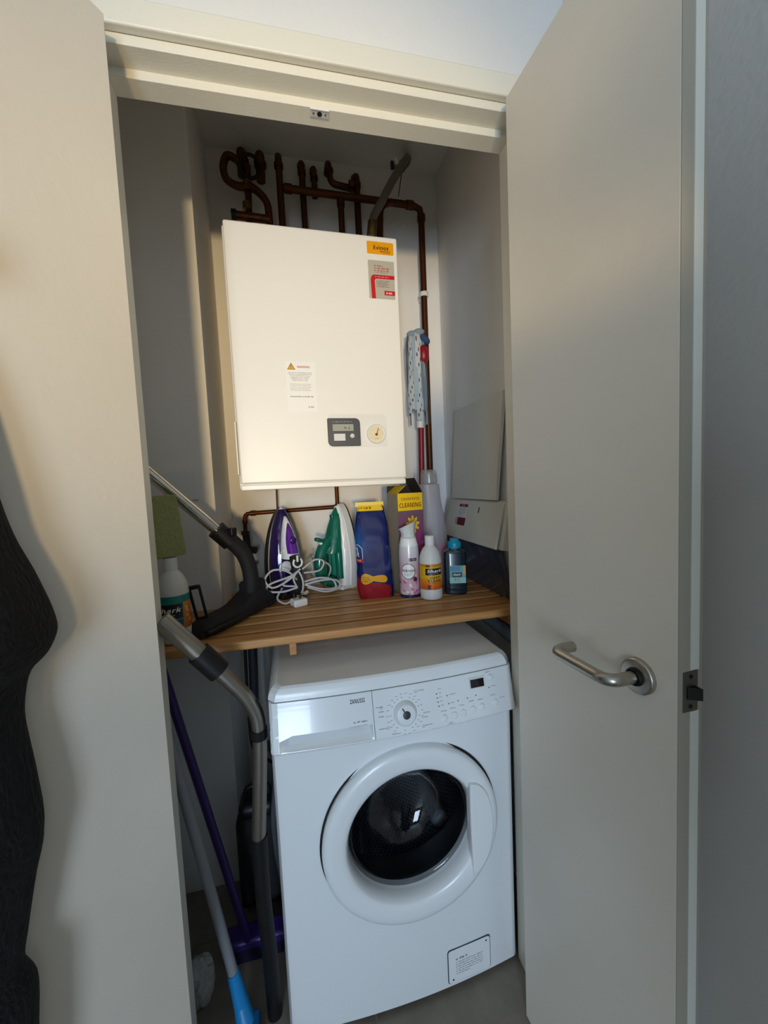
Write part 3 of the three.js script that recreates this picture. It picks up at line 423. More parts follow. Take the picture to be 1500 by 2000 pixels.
{
  const t = thing('steam_iron', 'purple and white steam iron with black handle standing on its heel', 'iron', [0.028, SY, -0.535], R(24));
  const purple = M(0x22104a, 0.18, { clearcoat: 0.6, clearcoatRoughness: 0.06 }), bright = M(0x5f2497, 0.25, { clearcoat: 0.5 });
  part(t, 'soleplate', ironSlab(-0.020, -0.002, 1.12), M(0x0c0c10, 0.4), 'black soleplate guard'); part(t, 'trim', ironSlab(-0.002, 0.002, 0.99), mat.white, 'thin white trim line'); part(t, 'tank', ironSkirt(0.002, 0.052, 0.96), purple, 'glossy dark purple water tank');
  const h = part(t, 'handle_front', ironHump(0.44, 0.90, 0.029, 0.040, 0.100), mat.white, 'white front of the handle');
  part(h, 'filler_panel', ironHump(0.50, 0.84, 0.0215, 0.052, 0.1035), bright, 'purple filler panel'); part(h, 'steam_button', at(new THREE.SphereGeometry(0.012, 20, 12).scale(1, 1, 0.5), 0, 0.196, 0.094), M(0x3a1070, 0.3));
  const grip = part(t, 'grip', spline([[0, 0.142, 0.092], [0, 0.115, 0.106], [0, 0.06, 0.110], [0, 0.03, 0.106], [0, 0.019, 0.085]], 0.0165, 40, 18), mat.blackSoft, 'black rubber grip'); part(grip, 'slider', at(new THREE.TorusGeometry(0.015, 0.0035, 10, 30, Math.PI * 1.5).rotateZ(R(135)), 0, 0.125, 0.122), mat.white); part(grip, 'slider_knob', at(rbox(0.007, 0.022, 0.006, 0.002), 0, 0.138, 0.121), mat.white);
  part(t, 'heel', at(rbox(0.094, 0.016, 0.085, 0.006), 0, 0.008, 0.044), M(0x141018, 0.4)); part(t, 'dial', latheZ([[0, 0.012], [0.016, 0.011], [0.019, 0.004], [0.019, 0]], 30).rotateX(R(-10)).translate(-0.012, 0.104, 0.052), mat.white); part(t, 'badge', latheZ([[0, 0.004], [0.006, 0.003], [0.0075, 0]], 20).scale(0.8, 1.3, 1).translate(-0.023, 0.153, 0.051), mat.white);
  const c = part(t, 'power_cord', merge(
    spline([[0.01, 0.045, 0.118], [-0.035, 0.10, 0.125], [-0.085, 0.112, 0.118], [-0.108, 0.085, 0.112], [-0.09, 0.058, 0.118], [-0.04, 0.075, 0.132], [0.004, 0.104, 0.130]], 0.0033, 90, 8),
    spline([[0.004, 0.104, 0.130], [-0.03, 0.088, 0.134], [-0.100, 0.066, 0.115], [-0.104, 0.050, 0.112], [-0.06, 0.040, 0.125], [-0.012, 0.046, 0.134]], 0.0033, 70, 8),
    spline([[-0.012, 0.046, 0.134], [-0.024, 0.080, 0.138], [-0.006, 0.098, 0.135], [0.008, 0.06, 0.137], [-0.004, 0.018, 0.140], [-0.018, 0.022, 0.142]], 0.0033, 70, 8),
    spline([[-0.014, 0.050, 0.130], [-0.055, 0.062, 0.126], [-0.03, 0.085, 0.13]], 0.0033, 40, 8), spline([[-0.05, 0.045, 0.10], [-0.075, 0.02, 0.12], [-0.062, 0.008, 0.15], [-0.04, 0.018, 0.165]], 0.0033, 50, 8),
    spline([[0.016, 0.100, 0.118], [0.06, 0.128, 0.135], [0.085, 0.118, 0.14], [0.075, 0.092, 0.135], [0.018, 0.088, 0.126]], 0.0033, 60, 8),
    spline([[0.018, 0.058, 0.122], [0.07, 0.066, 0.145], [0.112, 0.05, 0.152], [0.116, 0.026, 0.158], [0.07, 0.028, 0.145], [0.018, 0.048, 0.122]], 0.0033, 80, 8),
    spline([[0.018, 0.048, 0.122], [0.075, 0.058, 0.150], [0.128, 0.046, 0.150], [0.136, 0.028, 0.155], [0.09, 0.016, 0.150], [0.03, 0.036, 0.12]], 0.0033, 80, 8)), cordMat, 'white flecked braided cord wound round the handle');
  part(c, 'cord_clip', spline([[0.002, 0.028, 0.128], [0.012, 0.022, 0.134], [0.024, 0.024, 0.130]], 0.0065, 20, 10), M(0xcfcac0, 0.5));
  const pg = part(c, 'plug', at(rbox(0.046, 0.024, 0.042, 0.007), -0.028, 0.012, 0.178), mat.whitePlastic, 'white three-pin plug lying on the shelf'); for (const [x, z] of [[-0.04, 0.172], [-0.018, 0.172], [-0.028, 0.188]]) part(pg, 'pin', at(rbox(0.0055, 0.016, 0.004, 0.001), x, 0.030, z), mat.brass);
}
{
  const t = thing('steam_iron', 'green and white steam iron with a looped handle standing on its heel', 'iron', [0.247, SY, -0.560], R(-52));
  const green = M(0x0b6a56, 0.22, { clearcoat: 0.5, clearcoatRoughness: 0.1 }), aqua = M(0x2f9c84, 0.3, { clearcoat: 0.3 });
  part(t, 'soleplate', ironSlab(-0.012, -0.007, 1.05), M(0x33363a, 0.35, { metalness: 0.6 }), 'dark soleplate'); part(t, 'lower_body', ironSlab(-0.007, 0.022, 1.0), mat.white, 'white lower body'); part(t, 'upper_body', ironSkirt(0.020, 0.030, 0.9), mat.white);
  part(t, 'nose', ironHump(0.44, 0.97, 0.036, 0.030, 0.094), green, 'green translucent front of the handle');
  part(t, 'grip', spline([[0, 0.175, 0.078], [0, 0.150, 0.106], [0, 0.105, 0.122], [0, 0.055, 0.112], [0, 0.030, 0.080], [0, 0.028, 0.045]], 0.0200, 50, 18), green, 'green looped grip'); part(t, 'tank_rim', spline([[0.0, 0.285, 0.020], [0.018, 0.20, 0.050], [0.024, 0.12, 0.052], [0.024, 0.04, 0.050]], 0.0145, 40, 12), green); part(t, 'tank_rim', spline([[-0.0, 0.285, 0.020], [-0.018, 0.20, 0.050], [-0.024, 0.12, 0.052], [-0.024, 0.04, 0.050]], 0.0145, 40, 12), green);
  part(t, 'tank_top', at(rbox(0.060, 0.13, 0.02, 0.009, 4), 0, 0.10, 0.044), aqua, 'pale green tank top'); part(t, 'spray_nozzle', at(rbox(0.016, 0.014, 0.018, 0.003), 0, 0.262, 0.050), green); part(t, 'steam_lever', at(rbox(0.022, 0.014, 0.034, 0.006).rotateX(R(-22)), 0, 0.185, 0.118), green); part(t, 'lever_stem', at(rbox(0.014, 0.03, 0.016, 0.004), 0, 0.165, 0.108), mat.white); part(t, 'heel', at(rbox(0.098, 0.014, 0.07, 0.005), 0, 0.007, 0.030), mat.white);
  part(t, 'power_cord', merge(spline([[0.01, 0.03, 0.11], [0.03, 0.09, 0.10], [0.02, 0.11, 0.12], [-0.02, 0.09, 0.14], [-0.01, 0.04, 0.13]], 0.0032, 60, 8), spline([[-0.01, 0.14, 0.15], [0.02, 0.13, 0.175], [0.03, 0.10, 0.18], [0.0, 0.09, 0.165], [-0.01, 0.12, 0.15], [0.01, 0.136, 0.16]], 0.0030, 60, 8)), M(0xa9adad, 0.6), 'grey cord looped by the handle');
}

// ------------------------------------------------------------------ packets and bottles on the shelf
{ // stand-up pouch
  const t = thing('detergent_pouch', 'crumpled dark blue and red cleaning powder pouch with a yellow top', 'pouch', [0.326, SY, -0.385], R(-6));
  const tex = canvas(1024, 1024, (g, w, h) => {           // u runs once round the pouch; the front is its middle half
    g.fillStyle = '#101d5a'; g.fillRect(0, 0, w, h); const F = (u) => 256 + u * 512;
    const sk = g.createRadialGradient(F(0.1), 400, 10, F(0.1), 400, 240); sk.addColorStop(0, '#1b66a8'); sk.addColorStop(1, '#101d5a'); g.fillStyle = sk; g.fillRect(F(-0.1), 150, 330, 500);
    g.fillStyle = '#8e1420'; g.beginPath(); g.moveTo(F(-0.2), 720); g.quadraticCurveTo(F(0.3), 800, F(0.75), 900); g.lineTo(F(0.75), h); g.lineTo(F(-0.2), h); g.fill();
    g.fillStyle = '#e4c21a'; g.fillRect(F(0.08), 0, 380, 62); scribble(g, F(0.2), 16, 160, 26, 5, '#8a5a14');
    g.strokeStyle = '#c9d4e6'; g.lineWidth = 7; g.beginPath(); g.moveTo(F(-0.06), 470); g.quadraticCurveTo(F(0.2), 380, F(0.34), 470); g.lineTo(F(0.34), 590); g.stroke();
    g.fillStyle = '#e9eef6'; g.font = 'bold 150px sans-serif'; g.save(); g.translate(F(-0.02), 560); g.scale(0.72, 1); g.fillText('ZA', 0, 0); g.restore(); g.fillStyle = '#b91d28'; g.fillRect(F(-0.04), 578, 200, 42); scribble(g, F(0), 586, 160, 26, 9, '#f0c8c8');
    g.strokeStyle = 'rgba(120,150,205,0.5)'; g.lineWidth = 4; for (let k = 0; k < 7; k++) { g.beginPath(); g.arc(F(0.5), 560, 140 + k * 8, -0.9 + k * 0.05, 1.1); g.stroke(); }
    g.fillStyle = '#d9a01e'; g.beginPath(); g.arc(F(0.38), 800, 60, 0, 7); g.fill(); g.beginPath(); g.ellipse(F(0.56), 806, 50, 40, 0.5, 0, 7); g.fill(); for (let k = 0; k < 3; k++) scribble(g, F(0.3), 774 + k * 22, 84, 15, 21 + k, '#7a5410');
    g.fillStyle = '#9a1a24'; g.beginPath(); g.arc(F(0.92), 270, 46, 0, 7); g.fill(); g.strokeStyle = '#d8dde6'; g.lineWidth = 9; g.beginPath(); g.arc(F(0.95), 680, 44, 0, 7); g.stroke(); g.fillStyle = '#4b5f86'; g.fillRect(F(0.86), 770, 120, 110); for (let k = 0; k < 4; k++) scribble(g, F(0.88), 780 + k * 24, 90, 14, 33 + k, '#c3cbd9');
  });
  const rings = [], q = rng(5), H = 0.302; for (let j = 0; j <= 26; j++) {
    const s = j / 26, w = 0.060 * (1 - 0.10 * s) * (s < 0.05 ? 0.94 + s : 1) - (s > 0.75 ? 0.012 * (s - 0.75) / 0.25 : 0), d = 0.040 * Math.pow(1 - s, 0.62) * (0.9 + 0.4 * Math.sin(s * 3)) + 0.0025, r = [];
    for (let i = 0; i < 64; i++) { const a = 2 * Math.PI * (i / 64 - 0.5), c = Math.sin(a), n = Math.cos(a), f = 0.005 * (fbm(i / 64 * 10, s * 9, 4, 10, 3) - 0.5) * 2 * (1 - s * 0.5); r.push([Math.sign(c) * Math.abs(c) ** 0.55 * (w + f) - 0.006 * s, s * H, Math.sign(n) * Math.abs(n) ** 0.6 * (d + 1.5 * f * (s < 0.97 ? 1 : 0))]); }
    rings.push(r);
  }
  part(t, 'pouch', loft(rings, true, 1.2), M(0xffffff, 0.5, { map: tex, specularIntensity: 0.5, side: THREE.DoubleSide }));
  part(t, 'top_seal', at(rbox(0.094, 0.016, 0.0035, 0.001), -0.008, H + 0.003, 0), M(0xd8b81a, 0.4), 'yellow printed top seal');
}
{ // open carton
  const w = 0.098, d = 0.075, h = 0.335, t = thing('carton', 'tall pink and grey carton with a yellow CONCENTRATED CLEANING band, open on top', 'box', [0.450, SY, -0.425], R(14));
  const front = canvas(512, 1536, (g, W, H) => {
    g.fillStyle = '#5d5560'; g.fillRect(0, 0, W, H); const gr = g.createLinearGradient(0, 260, 0, 1500); gr.addColorStop(0, '#6a5668'); gr.addColorStop(0.35, '#8e3a6e'); gr.addColorStop(1, '#7a1f45'); g.fillStyle = gr; g.fillRect(0, 260, W, H);
    g.fillStyle = '#c65a8a'; for (let k = 0; k < 14; k++) { g.beginPath(); g.ellipse(hash(k, 1, 4) * W, 320 + hash(k, 2, 4) * 1100, 40 + 40 * hash(k, 3, 4), 18, k, 0, 7); g.fill(); }
    g.fillStyle = '#ecc718'; g.fillRect(0, 0, W, 268); g.fillStyle = '#a3481c'; g.textAlign = 'center'; g.font = 'bold 58px sans-serif'; g.save(); g.translate(W / 2, 110); g.scale(0.84, 1); g.fillText('CONCENTRATED', 0, 0); g.restore(); g.fillStyle = '#8a2410'; g.font = 'bold 96px sans-serif'; g.save(); g.translate(W / 2, 220); g.scale(0.93, 1); g.fillText('CLEANING', 0, 0); g.restore();
    g.fillStyle = '#e8c01c'; for (let k = 0; k < 9; k++) { g.save(); g.translate(290, 490); g.rotate(k * 0.7); g.beginPath(); g.ellipse(0, -76, 26, 66, 0, 0, 7); g.fill(); g.restore(); } g.fillStyle = '#b98a14'; g.beginPath(); g.arc(290, 490, 36, 0, 7); g.fill();
  });
  const card = M(0x8b8274, 0.75), fm = M(0xffffff, 0.45, { map: front }), side = M(0x7d766c, 0.6), dark = M(0x2a231c, 0.7), yel = M(0xd9b81c, 0.5);
  part(t, 'front_face', planeUV(span(-w / 2, w / 2, 0, h, d / 2 - 0.001, d / 2), -w / 2, w / 2, 0, h), fm); part(t, 'back_face', span(-w / 2, w / 2, 0, h, -d / 2, -d / 2 + 0.001), card); part(t, 'left_side', span(-w / 2, -w / 2 + 0.001, 0, h, -d / 2, d / 2), M(0x8d8473, 0.6)); part(t, 'right_side', span(w / 2 - 0.001, w / 2, 0, h, -d / 2, d / 2), side); part(t, 'base', span(-w / 2, w / 2, 0, 0.001, -d / 2, d / 2), card);
  part(t, 'left_flap', at(new THREE.BoxGeometry(0.040, 0.001, d), 0.020, 0, 0).rotateZ(R(38)).translate(-w / 2, h, 0), yel, 'yellow top flap half open'); part(t, 'back_flap', at(new THREE.BoxGeometry(w, 0.026, 0.001), 0, 0.013, 0).rotateX(R(8)).translate(0, h, -d / 2), dark, 'dark top flap standing up'); part(t, 'right_flap', at(new THREE.BoxGeometry(0.001, 0.058, d), 0, 0.029, 0).rotateZ(R(30)).translate(w / 2, h, 0), dark, 'dark top flap folded inwards');
}
function wrapLabel(r, h, tex, y, span_ = Math.PI * 2, start = -Math.PI) { return at(new THREE.CylinderGeometry(r, r, h, 48, 1, true, start, span_), 0, y, 0); }
{ // aerosol
  const t = thing('air_freshener_can', 'slim pink blossom air freshener can with a white trigger top', 'aerosol can', [0.432, SY, -0.338], R(-26));
  const tex = canvas(1024, 768, (g, w, h) => {
    const gr = g.createLinearGradient(0, 0, 0, h); gr.addColorStop(0, '#d3dbe0'); gr.addColorStop(0.25, '#cfc2cc'); gr.addColorStop(0.6, '#cd9db0'); gr.addColorStop(1, '#d9c4cd'); g.fillStyle = gr; g.fillRect(0, 0, w, h);
    for (let k = 0; k < 60; k++) { g.fillStyle = ['#c77f99', '#b96785', '#e6cdd6', '#efe2e7'][k % 4]; g.beginPath(); g.ellipse(hash(k, 1, 9) * w, 380 + hash(k, 2, 9) * 380, 18 + 30 * hash(k, 3, 9), 12 + 14 * hash(k, 4, 9), k, 0, 7); g.fill(); }
    g.fillStyle = '#8e5a72'; g.fillRect(0, 240, 300, 420); g.fillStyle = '#2b3038'; g.fillRect(540, 175, 130, 42); scribble(g, 552, 186, 104, 20, 4, '#ccd');
    g.fillStyle = '#4a5058'; g.beginPath(); g.arc(520, 370, 118, 0, 7); g.fill(); g.fillStyle = '#eef0f0'; g.beginPath(); g.arc(520, 370, 108, 0, 7); g.fill(); g.fillStyle = '#30343c'; g.textAlign = 'center'; g.font = 'italic bold 60px sans-serif'; g.fillText('febreze', 520, 378); scribble(g, 460, 396, 120, 16, 6, '#70767c'); scribble(g, 470, 422, 100, 14, 7, '#8a9096');
    g.fillStyle = '#33373e'; g.beginPath(); g.arc(634, 490, 36, 0, 7); g.fill(); g.fillStyle = '#20264a'; g.fillRect(0, h - 44, w, 44);
  });
  part(t, 'can', lathe([[0, 0], [0.030, 0], [0.0325, 0.003], [0.033, 0.008], [0.033, 0.128], [0.0322, 0.150], [0.0305, 0.168], [0.0265, 0.186], [0.024, 0.196], [0, 0.196]], 48), mat.white); part(t, 'print', heightV(lathe([[0.0334, 0.002], [0.0334, 0.130], [0.0326, 0.150], [0.0310, 0.167]], 48).rotateY(Math.PI), 0.002, 0.167), M(0xffffff, 0.25, { map: tex, clearcoat: 0.5, side: THREE.DoubleSide }), 'pink blossom print with a round white badge');
  const rings = []; for (let j = 0; j <= 8; j++) { const s = j / 8, r = []; for (let i = 0; i < 32; i++) { const a = 2 * Math.PI * i / 32, rr = 0.0245 - 0.003 * Math.sin(s * 3.1) + 0.007 * s * s; r.push([Math.cos(a) * rr, 0.194 + s * (0.040 + 0.014 * Math.cos(a) ) , -Math.sin(a) * rr * 0.9]); } rings.push(r); }
  part(t, 'trigger_top', loft(rings, true, 0.7), M(0xc3cdd0, 0.4), 'pale slanted trigger top');
}
const labelYellow = canvas(1024, 512, (g, w, h) => {
  g.fillStyle = '#e2b41c'; g.fillRect(0, 0, w, h); const gr = g.createLinearGradient(0, 250, 0, h); gr.addColorStop(0, '#e3b21e'); gr.addColorStop(0.5, '#dc7a1c'); gr.addColorStop(1, '#c9541c'); g.fillStyle = gr; g.fillRect(0, 250, w, h); g.fillStyle = '#c98a1a'; g.fillRect(0, 0, w, 60); g.fillStyle = '#7a2e14'; g.fillRect(430, 16, 60, 40);
  g.fillStyle = '#15130f'; g.fillRect(420, 84, 270, 134); g.fillStyle = '#f4f2ea'; g.font = 'italic bold 84px sans-serif'; g.fillText('Shark', 440, 168); scribble(g, 470, 186, 160, 14, 5, '#b9b4a8');
  g.fillStyle = '#201812'; g.font = 'bold 66px sans-serif'; g.fillText('DEEP', 486, 294); g.fillText('CLEAN', 450, 358); scribble(g, 480, 372, 150, 14, 8, '#5a2a10'); g.fillStyle = '#6a2a12'; g.fillRect(450, 410, 50, 90); for (let k = 0; k < 5; k++) scribble(g, 260, 90 + k * 34, 120, 14, 12 + k, '#7a5c12'); for (let k = 0; k < 8; k++) scribble(g, 720, 90 + k * 40, 200, 16, 22 + k, '#6a4a12');
});
const labelTeal = canvas(1024, 512, (g, w, h) => {
  g.fillStyle = '#1f7f78'; g.fillRect(0, 0, w, h); g.fillStyle = '#15130f'; g.fillRect(330, 120, 300, 220); g.fillStyle = '#f4f2ea'; g.font = 'italic bold 92px sans-serif'; g.fillText('Shark', 356, 240); scribble(g, 380, 270, 180, 16, 5, '#b9b4a8');
  const gr = g.createLinearGradient(650, 100, 800, 480); gr.addColorStop(0, '#d98a3a'); gr.addColorStop(1, '#b65a22'); g.fillStyle = gr; g.fillRect(640, 110, 150, 402); g.fillStyle = '#e2b07a'; for (let k = 0; k < 9; k++) { g.beginPath(); g.arc(660 + hash(k, 3, 2) * 110, 150 + hash(k, 4, 2) * 300, 16, 0, 7); g.fill(); } g.fillStyle = '#22333a'; g.fillRect(330, 360, 300, 152); scribble(g, 360, 390, 220, 40, 9, '#9ab0b0');
});
function roundBottle(name, label, pos, turn, k, tex, capMat) {
  const t = thing(name, label, 'bottle', pos, turn), wp = M(0xd7d6d0, 0.45);
  part(t, 'bottle', lathe([[0, 0.001], [0.030, 0], [0.0355, 0.003], [0.0365, 0.009], [0.0365, 0.125], [0.0350, 0.140], [0.0305, 0.155], [0.0235, 0.168], [0.0165, 0.176], [0.0150, 0.180], [0.0150, 0.186], [0, 0.186]].map(([r, y]) => [r * k[0], y * k[1]]), 48), wp);
  part(t, 'cap', lathe([[0, 0.210], [0.0140, 0.210], [0.0155, 0.2085], [0.0158, 0.182], [0.0145, 0.181]].map(([r, y]) => [r * k[0], y * k[1]]), 40), capMat);
  part(t, 'label', wrapLabel(0.0369 * k[0], 0.084 * k[1], null, 0.078 * k[1]), M(0xffffff, 0.35, { map: tex }), 'printed wrap label'); return t;
}
roundBottle('cleaner_bottle', 'white round bottle with a yellow and orange DEEP CLEAN label', [0.489, SY, -0.292], R(-14), [0.96, 0.955], labelYellow, mat.whiteMatt);
roundBottle('cleaner_bottle', 'white round bottle with a teal label beside the green pad at far left', [-0.226, SY, -0.178], R(5), [1.0, 1.0], labelTeal, mat.whiteMatt);
{
  const t = thing('cleaner_bottle', 'flat dark teal bottle with a bright blue cap', 'bottle', [0.582, SY, -0.318], R(-16)), s = roundRect(0.074, 0.046, 0.014), g = (a, b, k0, k1) => 0;
  const ring = (w, d, y) => { const r = [], n = 48; for (let i = 0; i < n; i++) { const a = 2 * Math.PI * i / n, c = Math.cos(a), q = Math.sin(a); r.push([Math.sign(c) * Math.abs(c) ** 0.4 * w, y, -Math.sign(q) * Math.abs(q) ** 0.4 * d]); } return r; };
  part(t, 'bottle', loft([ring(0.034, 0.020, 0), ring(0.0365, 0.0225, 0.004), ring(0.0365, 0.0225, 0.130), ring(0.0345, 0.021, 0.139), ring(0.026, 0.018, 0.145), ring(0.0165, 0.0165, 0.148), ring(0.0165, 0.0165, 0.152)], true, 0.5), M(0x06232e, 0.15, { clearcoat: 0.6 }), 'dark teal bottle body');
  part(t, 'cap', lathe([[0, 0.182], [0.012, 0.182], [0.0145, 0.180], [0.015, 0.172], [0.0205, 0.170], [0.022, 0.166], [0.022, 0.152], [0.0205, 0.150]], 40), M(0x0f8fae, 0.35), 'bright blue cap');
  const tx = canvas(400, 420, (c, w, h) => { c.fillStyle = '#4f9aa0'; c.fillRect(0, 0, w, h); c.fillStyle = '#2f7c98'; c.fillRect(20, 20, 240, 100); c.fillStyle = '#c99a52'; c.fillRect(330, 0, 70, 230); c.fillStyle = '#8fc0b4'; c.fillRect(0, 280, w, 140); c.fillStyle = '#0f1418'; c.fillRect(64, 160, 240, 120); c.fillStyle = '#f0f0ea'; c.font = 'italic bold 62px sans-serif'; c.fillText('Shark', 90, 238); c.fillStyle = '#1d2a2e'; c.font = 'bold 54px sans-serif'; scribble(c, 120, 300, 130, 50, 4, '#22343a'); scribble(c, 110, 366, 150, 18, 5, '#3c565a'); });
  part(t, 'label', at(rbox(0.052, 0.058, 0.0006, 0.0002), 0.006, 0.066, 0.0227), M(0xffffff, 0.35, { map: tx }), 'teal and orange front label');
}
{ // tall translucent bottle with pink liquid
  const t = thing('fabric_softener_bottle', 'tall translucent bottle with a little pink liquid and a clear cap', 'bottle', [0.556, SY, -0.452], R(-14));
  const clear = M(0xe6e2e6, 0.45, { transmission: 0.75, thickness: 0 });
  const ring = (w, d, y, dx = 0) => { const r = [], n = 40; for (let i = 0; i < n; i++) { const a = 2 * Math.PI * i / n, c = Math.cos(a), q = Math.sin(a); r.push([dx + Math.sign(c) * Math.abs(c) ** 0.7 * w, y, -Math.sign(q) * Math.abs(q) ** 0.7 * d]); } return r; };
  part(t, 'bottle', loft([ring(0.046, 0.032, 0), ring(0.050, 0.036, 0.006), ring(0.052, 0.038, 0.10), ring(0.051, 0.037, 0.16), ring(0.047, 0.034, 0.21, 0.002), ring(0.041, 0.031, 0.26), ring(0.037, 0.030, 0.30, -0.004), ring(0.036, 0.030, 0.345, -0.006), ring(0.0355, 0.030, 0.360, -0.006), ring(0.024, 0.024, 0.366, -0.006)], true, 0.7), clear);
  part(t, 'liquid', loft([ring(0.045, 0.031, 0.003), ring(0.0485, 0.0345, 0.01), ring(0.0505, 0.0365, 0.10), ring(0.0495, 0.0355, 0.150)], true, 0.5), M(0xd98aa0, 0.3), 'pink liquid'); part(t, 'cap', lathe([[0, 0.412], [0.022, 0.412], [0.027, 0.408], [0.0285, 0.400], [0.030, 0.366], [0.028, 0.366], [0.0265, 0.398], [0, 0.406]], 40).translate(-0.006, 0, 0), M(0xf0f0f0, 0.25, { transmission: 0.85, thickness: 0, side: THREE.DoubleSide }), 'clear measuring cap');
  part(t, 'sleeve', loft([ring(0.0523, 0.0383, 0.055), ring(0.0523, 0.0383, 0.10), ring(0.0515, 0.0375, 0.150)], false, 0.7), M(0xcf9fb0, 0.5, { transmission: 0.35, thickness: 0, side: THREE.DoubleSide }), 'pink tinted label');
}
{
  const t = thing('scouring_pad', 'lime green scouring pad propped on the bottle at far left', 'cleaning pad', [-0.229, 1.135, -0.178], R(18));
  part(t, 'pad', at(rbox(0.082, 0.152, 0.022, 0.004), 0, 0.078, 0).rotateZ(R(5)), M(0xffffff, 0.95, { map: dataTex(128, (u, v) => { const k = 0.85 + 0.3 * (fbm(u * 32, v * 32, 5, 32, 3) - 0.5); return [0.86 * k, 0.88 * k, 0.58 * k]; }, true, 2, 2), bumpMap: rollerPaint, bumpScale: 0.003 }));
}

// ------------------------------------------------------------------ consumer unit, board, wall plate on the side walls
{
  const t = thing('fuse_box', 'white electrical fuse box with a smoked lower flap on the right wall', 'fuse box', [0.69, 0.928, -0.40]);
  const prof = (pts, z0, z1, m, n, l) => { const s = new THREE.Shape(); pts.forEach(([x, y], i) => i ? s.lineTo(x, y) : s.moveTo(x, y)); s.closePath(); return partW(t, n, extr(s, z1 - z0, 0.002).translate(0, 0, z0), m, l); };
  const grime = M(0xffffff, 0.5, { map: paintTone(0.83, 0.82, 0.77, 91, 0.05) });
  prof([[0.7115, 0.928], [0.7115, 1.222], [0.694, 1.222], [0.668, 1.082], [0.690, 1.078], [0.709, 0.928]], -0.645, -0.165, grime, 'housing'); const lid = prof([[0.697, 1.226], [0.690, 1.221], [0.654, 1.085], [0.662, 1.080]], -0.60, -0.185, grime, 'lid', 'sloping white lid');
  const fl = prof([[0.672, 1.078], [0.666, 1.074], [0.699, 0.928], [0.707, 0.928]], -0.60, -0.172, M(0x3a4452, 0.25, { clearcoat: 0.5 }), 'flap', 'smoked grey flap'); prof([[0.671, 1.077], [0.663, 1.073], [0.697, 0.928], [0.705, 0.928]], -0.195, -0.170, M(0x343b47, 0.35), 'flap_end');
  for (const [z0, z1, y] of [[-0.50, -0.36, 1.03], [-0.33, -0.22, 1.03]]) prof([[0.680, y + 0.018], [0.6755, y + 0.017], [0.6845, y - 0.016], [0.689, y - 0.015]], z0, z1, M(0x0c0e12, 0.4), 'breaker_window');
  const tx = canvas(512, 512, (g, w, h) => { g.fillStyle = '#d8d6d4'; g.fillRect(0, 0, w, h); g.fillStyle = '#7a1826'; g.fillRect(70, 0, 442, 64); scribble(g, 220, 16, 160, 30, 3, '#e6c9cc'); for (let k = 0; k < 6; k++) scribble(g, 70, 92 + k * 32, 380 - (k > 3 ? 140 : 0), 20, 6 + k, '#76789a'); g.fillStyle = '#5a5a66'; g.fillRect(0, 320, 110, 150); g.fillStyle = '#e8e6e4'; for (let k = 0; k < 3; k++) g.fillRect(20, 335 + k * 46, 70, 26); g.fillStyle = '#6e1424'; g.fillRect(120, 310, 392, 180); });
  const lab = new THREE.BoxGeometry(0.085, 0.082, 0.0006); partW(t, 'safety_label', lab.rotateY(-Math.PI / 2).rotateZ(-Math.atan2(0.036, 0.136)).translate(0.6745, 1.168, -0.465), M(0xffffff, 0.5, { map: tx }), 'white and dark red safety label');
  partW(t, 'catch', at(rbox(0.003, 0.020, 0.004, 0.001).rotateZ(-0.26), 0.682, 1.192, -0.335), mat.black);
}
{
  const t = thing('leaning_board', 'white painted board leaning on the right wall above the fuse box', 'board', [0.69, 1.226, -0.38]);
  const sh = new THREE.Shape(); sh.moveTo(0.19, 0); sh.lineTo(-0.155, 0); sh.lineTo(-0.19, 0.325); sh.lineTo(0.17, 0.335); sh.closePath();
  part(t, 'panel', extr(sh, 0.010, 0.001).rotateY(Math.PI / 2).rotateZ(R(-2.5)).translate(-0.006, 0.002, 0), M(0xffffff, 0.7, { map: paintTone(0.85, 0.84, 0.80, 95, 0.03) })); for (const [y, z] of [[0.10, 0.03], [0.098, 0.085]]) part(t, 'nail_hole', at(new THREE.SphereGeometry(0.0028, 10, 8), -0.0025 + y * 0.05, y, z), M(0x77736a, 0.8));
  const w = thing('blank_plate', 'white blank electrical plate on the column left of the boiler', 'wall plate', [-0.28, 1.315, -0.425]); part(w, 'plate', rbox(0.15, 0.088, 0.008, 0.004).translate(0, 0, 0.004), mat.whiteMatt);
  const g = thing('waste_pipe', 'pale grey waste pipe running along the right wall below the shelf', 'pipe', [0.69, 0.80, -0.3]); partW(g, 'tube', pipe([[0.690, 0.845, -0.69], [0.690, 0.822, -0.05]], 0.021, 0.02), M(0x7f8b98, 0.45)); partW(g, 'collar', between(V3(0.690, 0.834, -0.40), V3(0.690, 0.8325, -0.36), 0.025), M(0x7f8b98, 0.45));
}

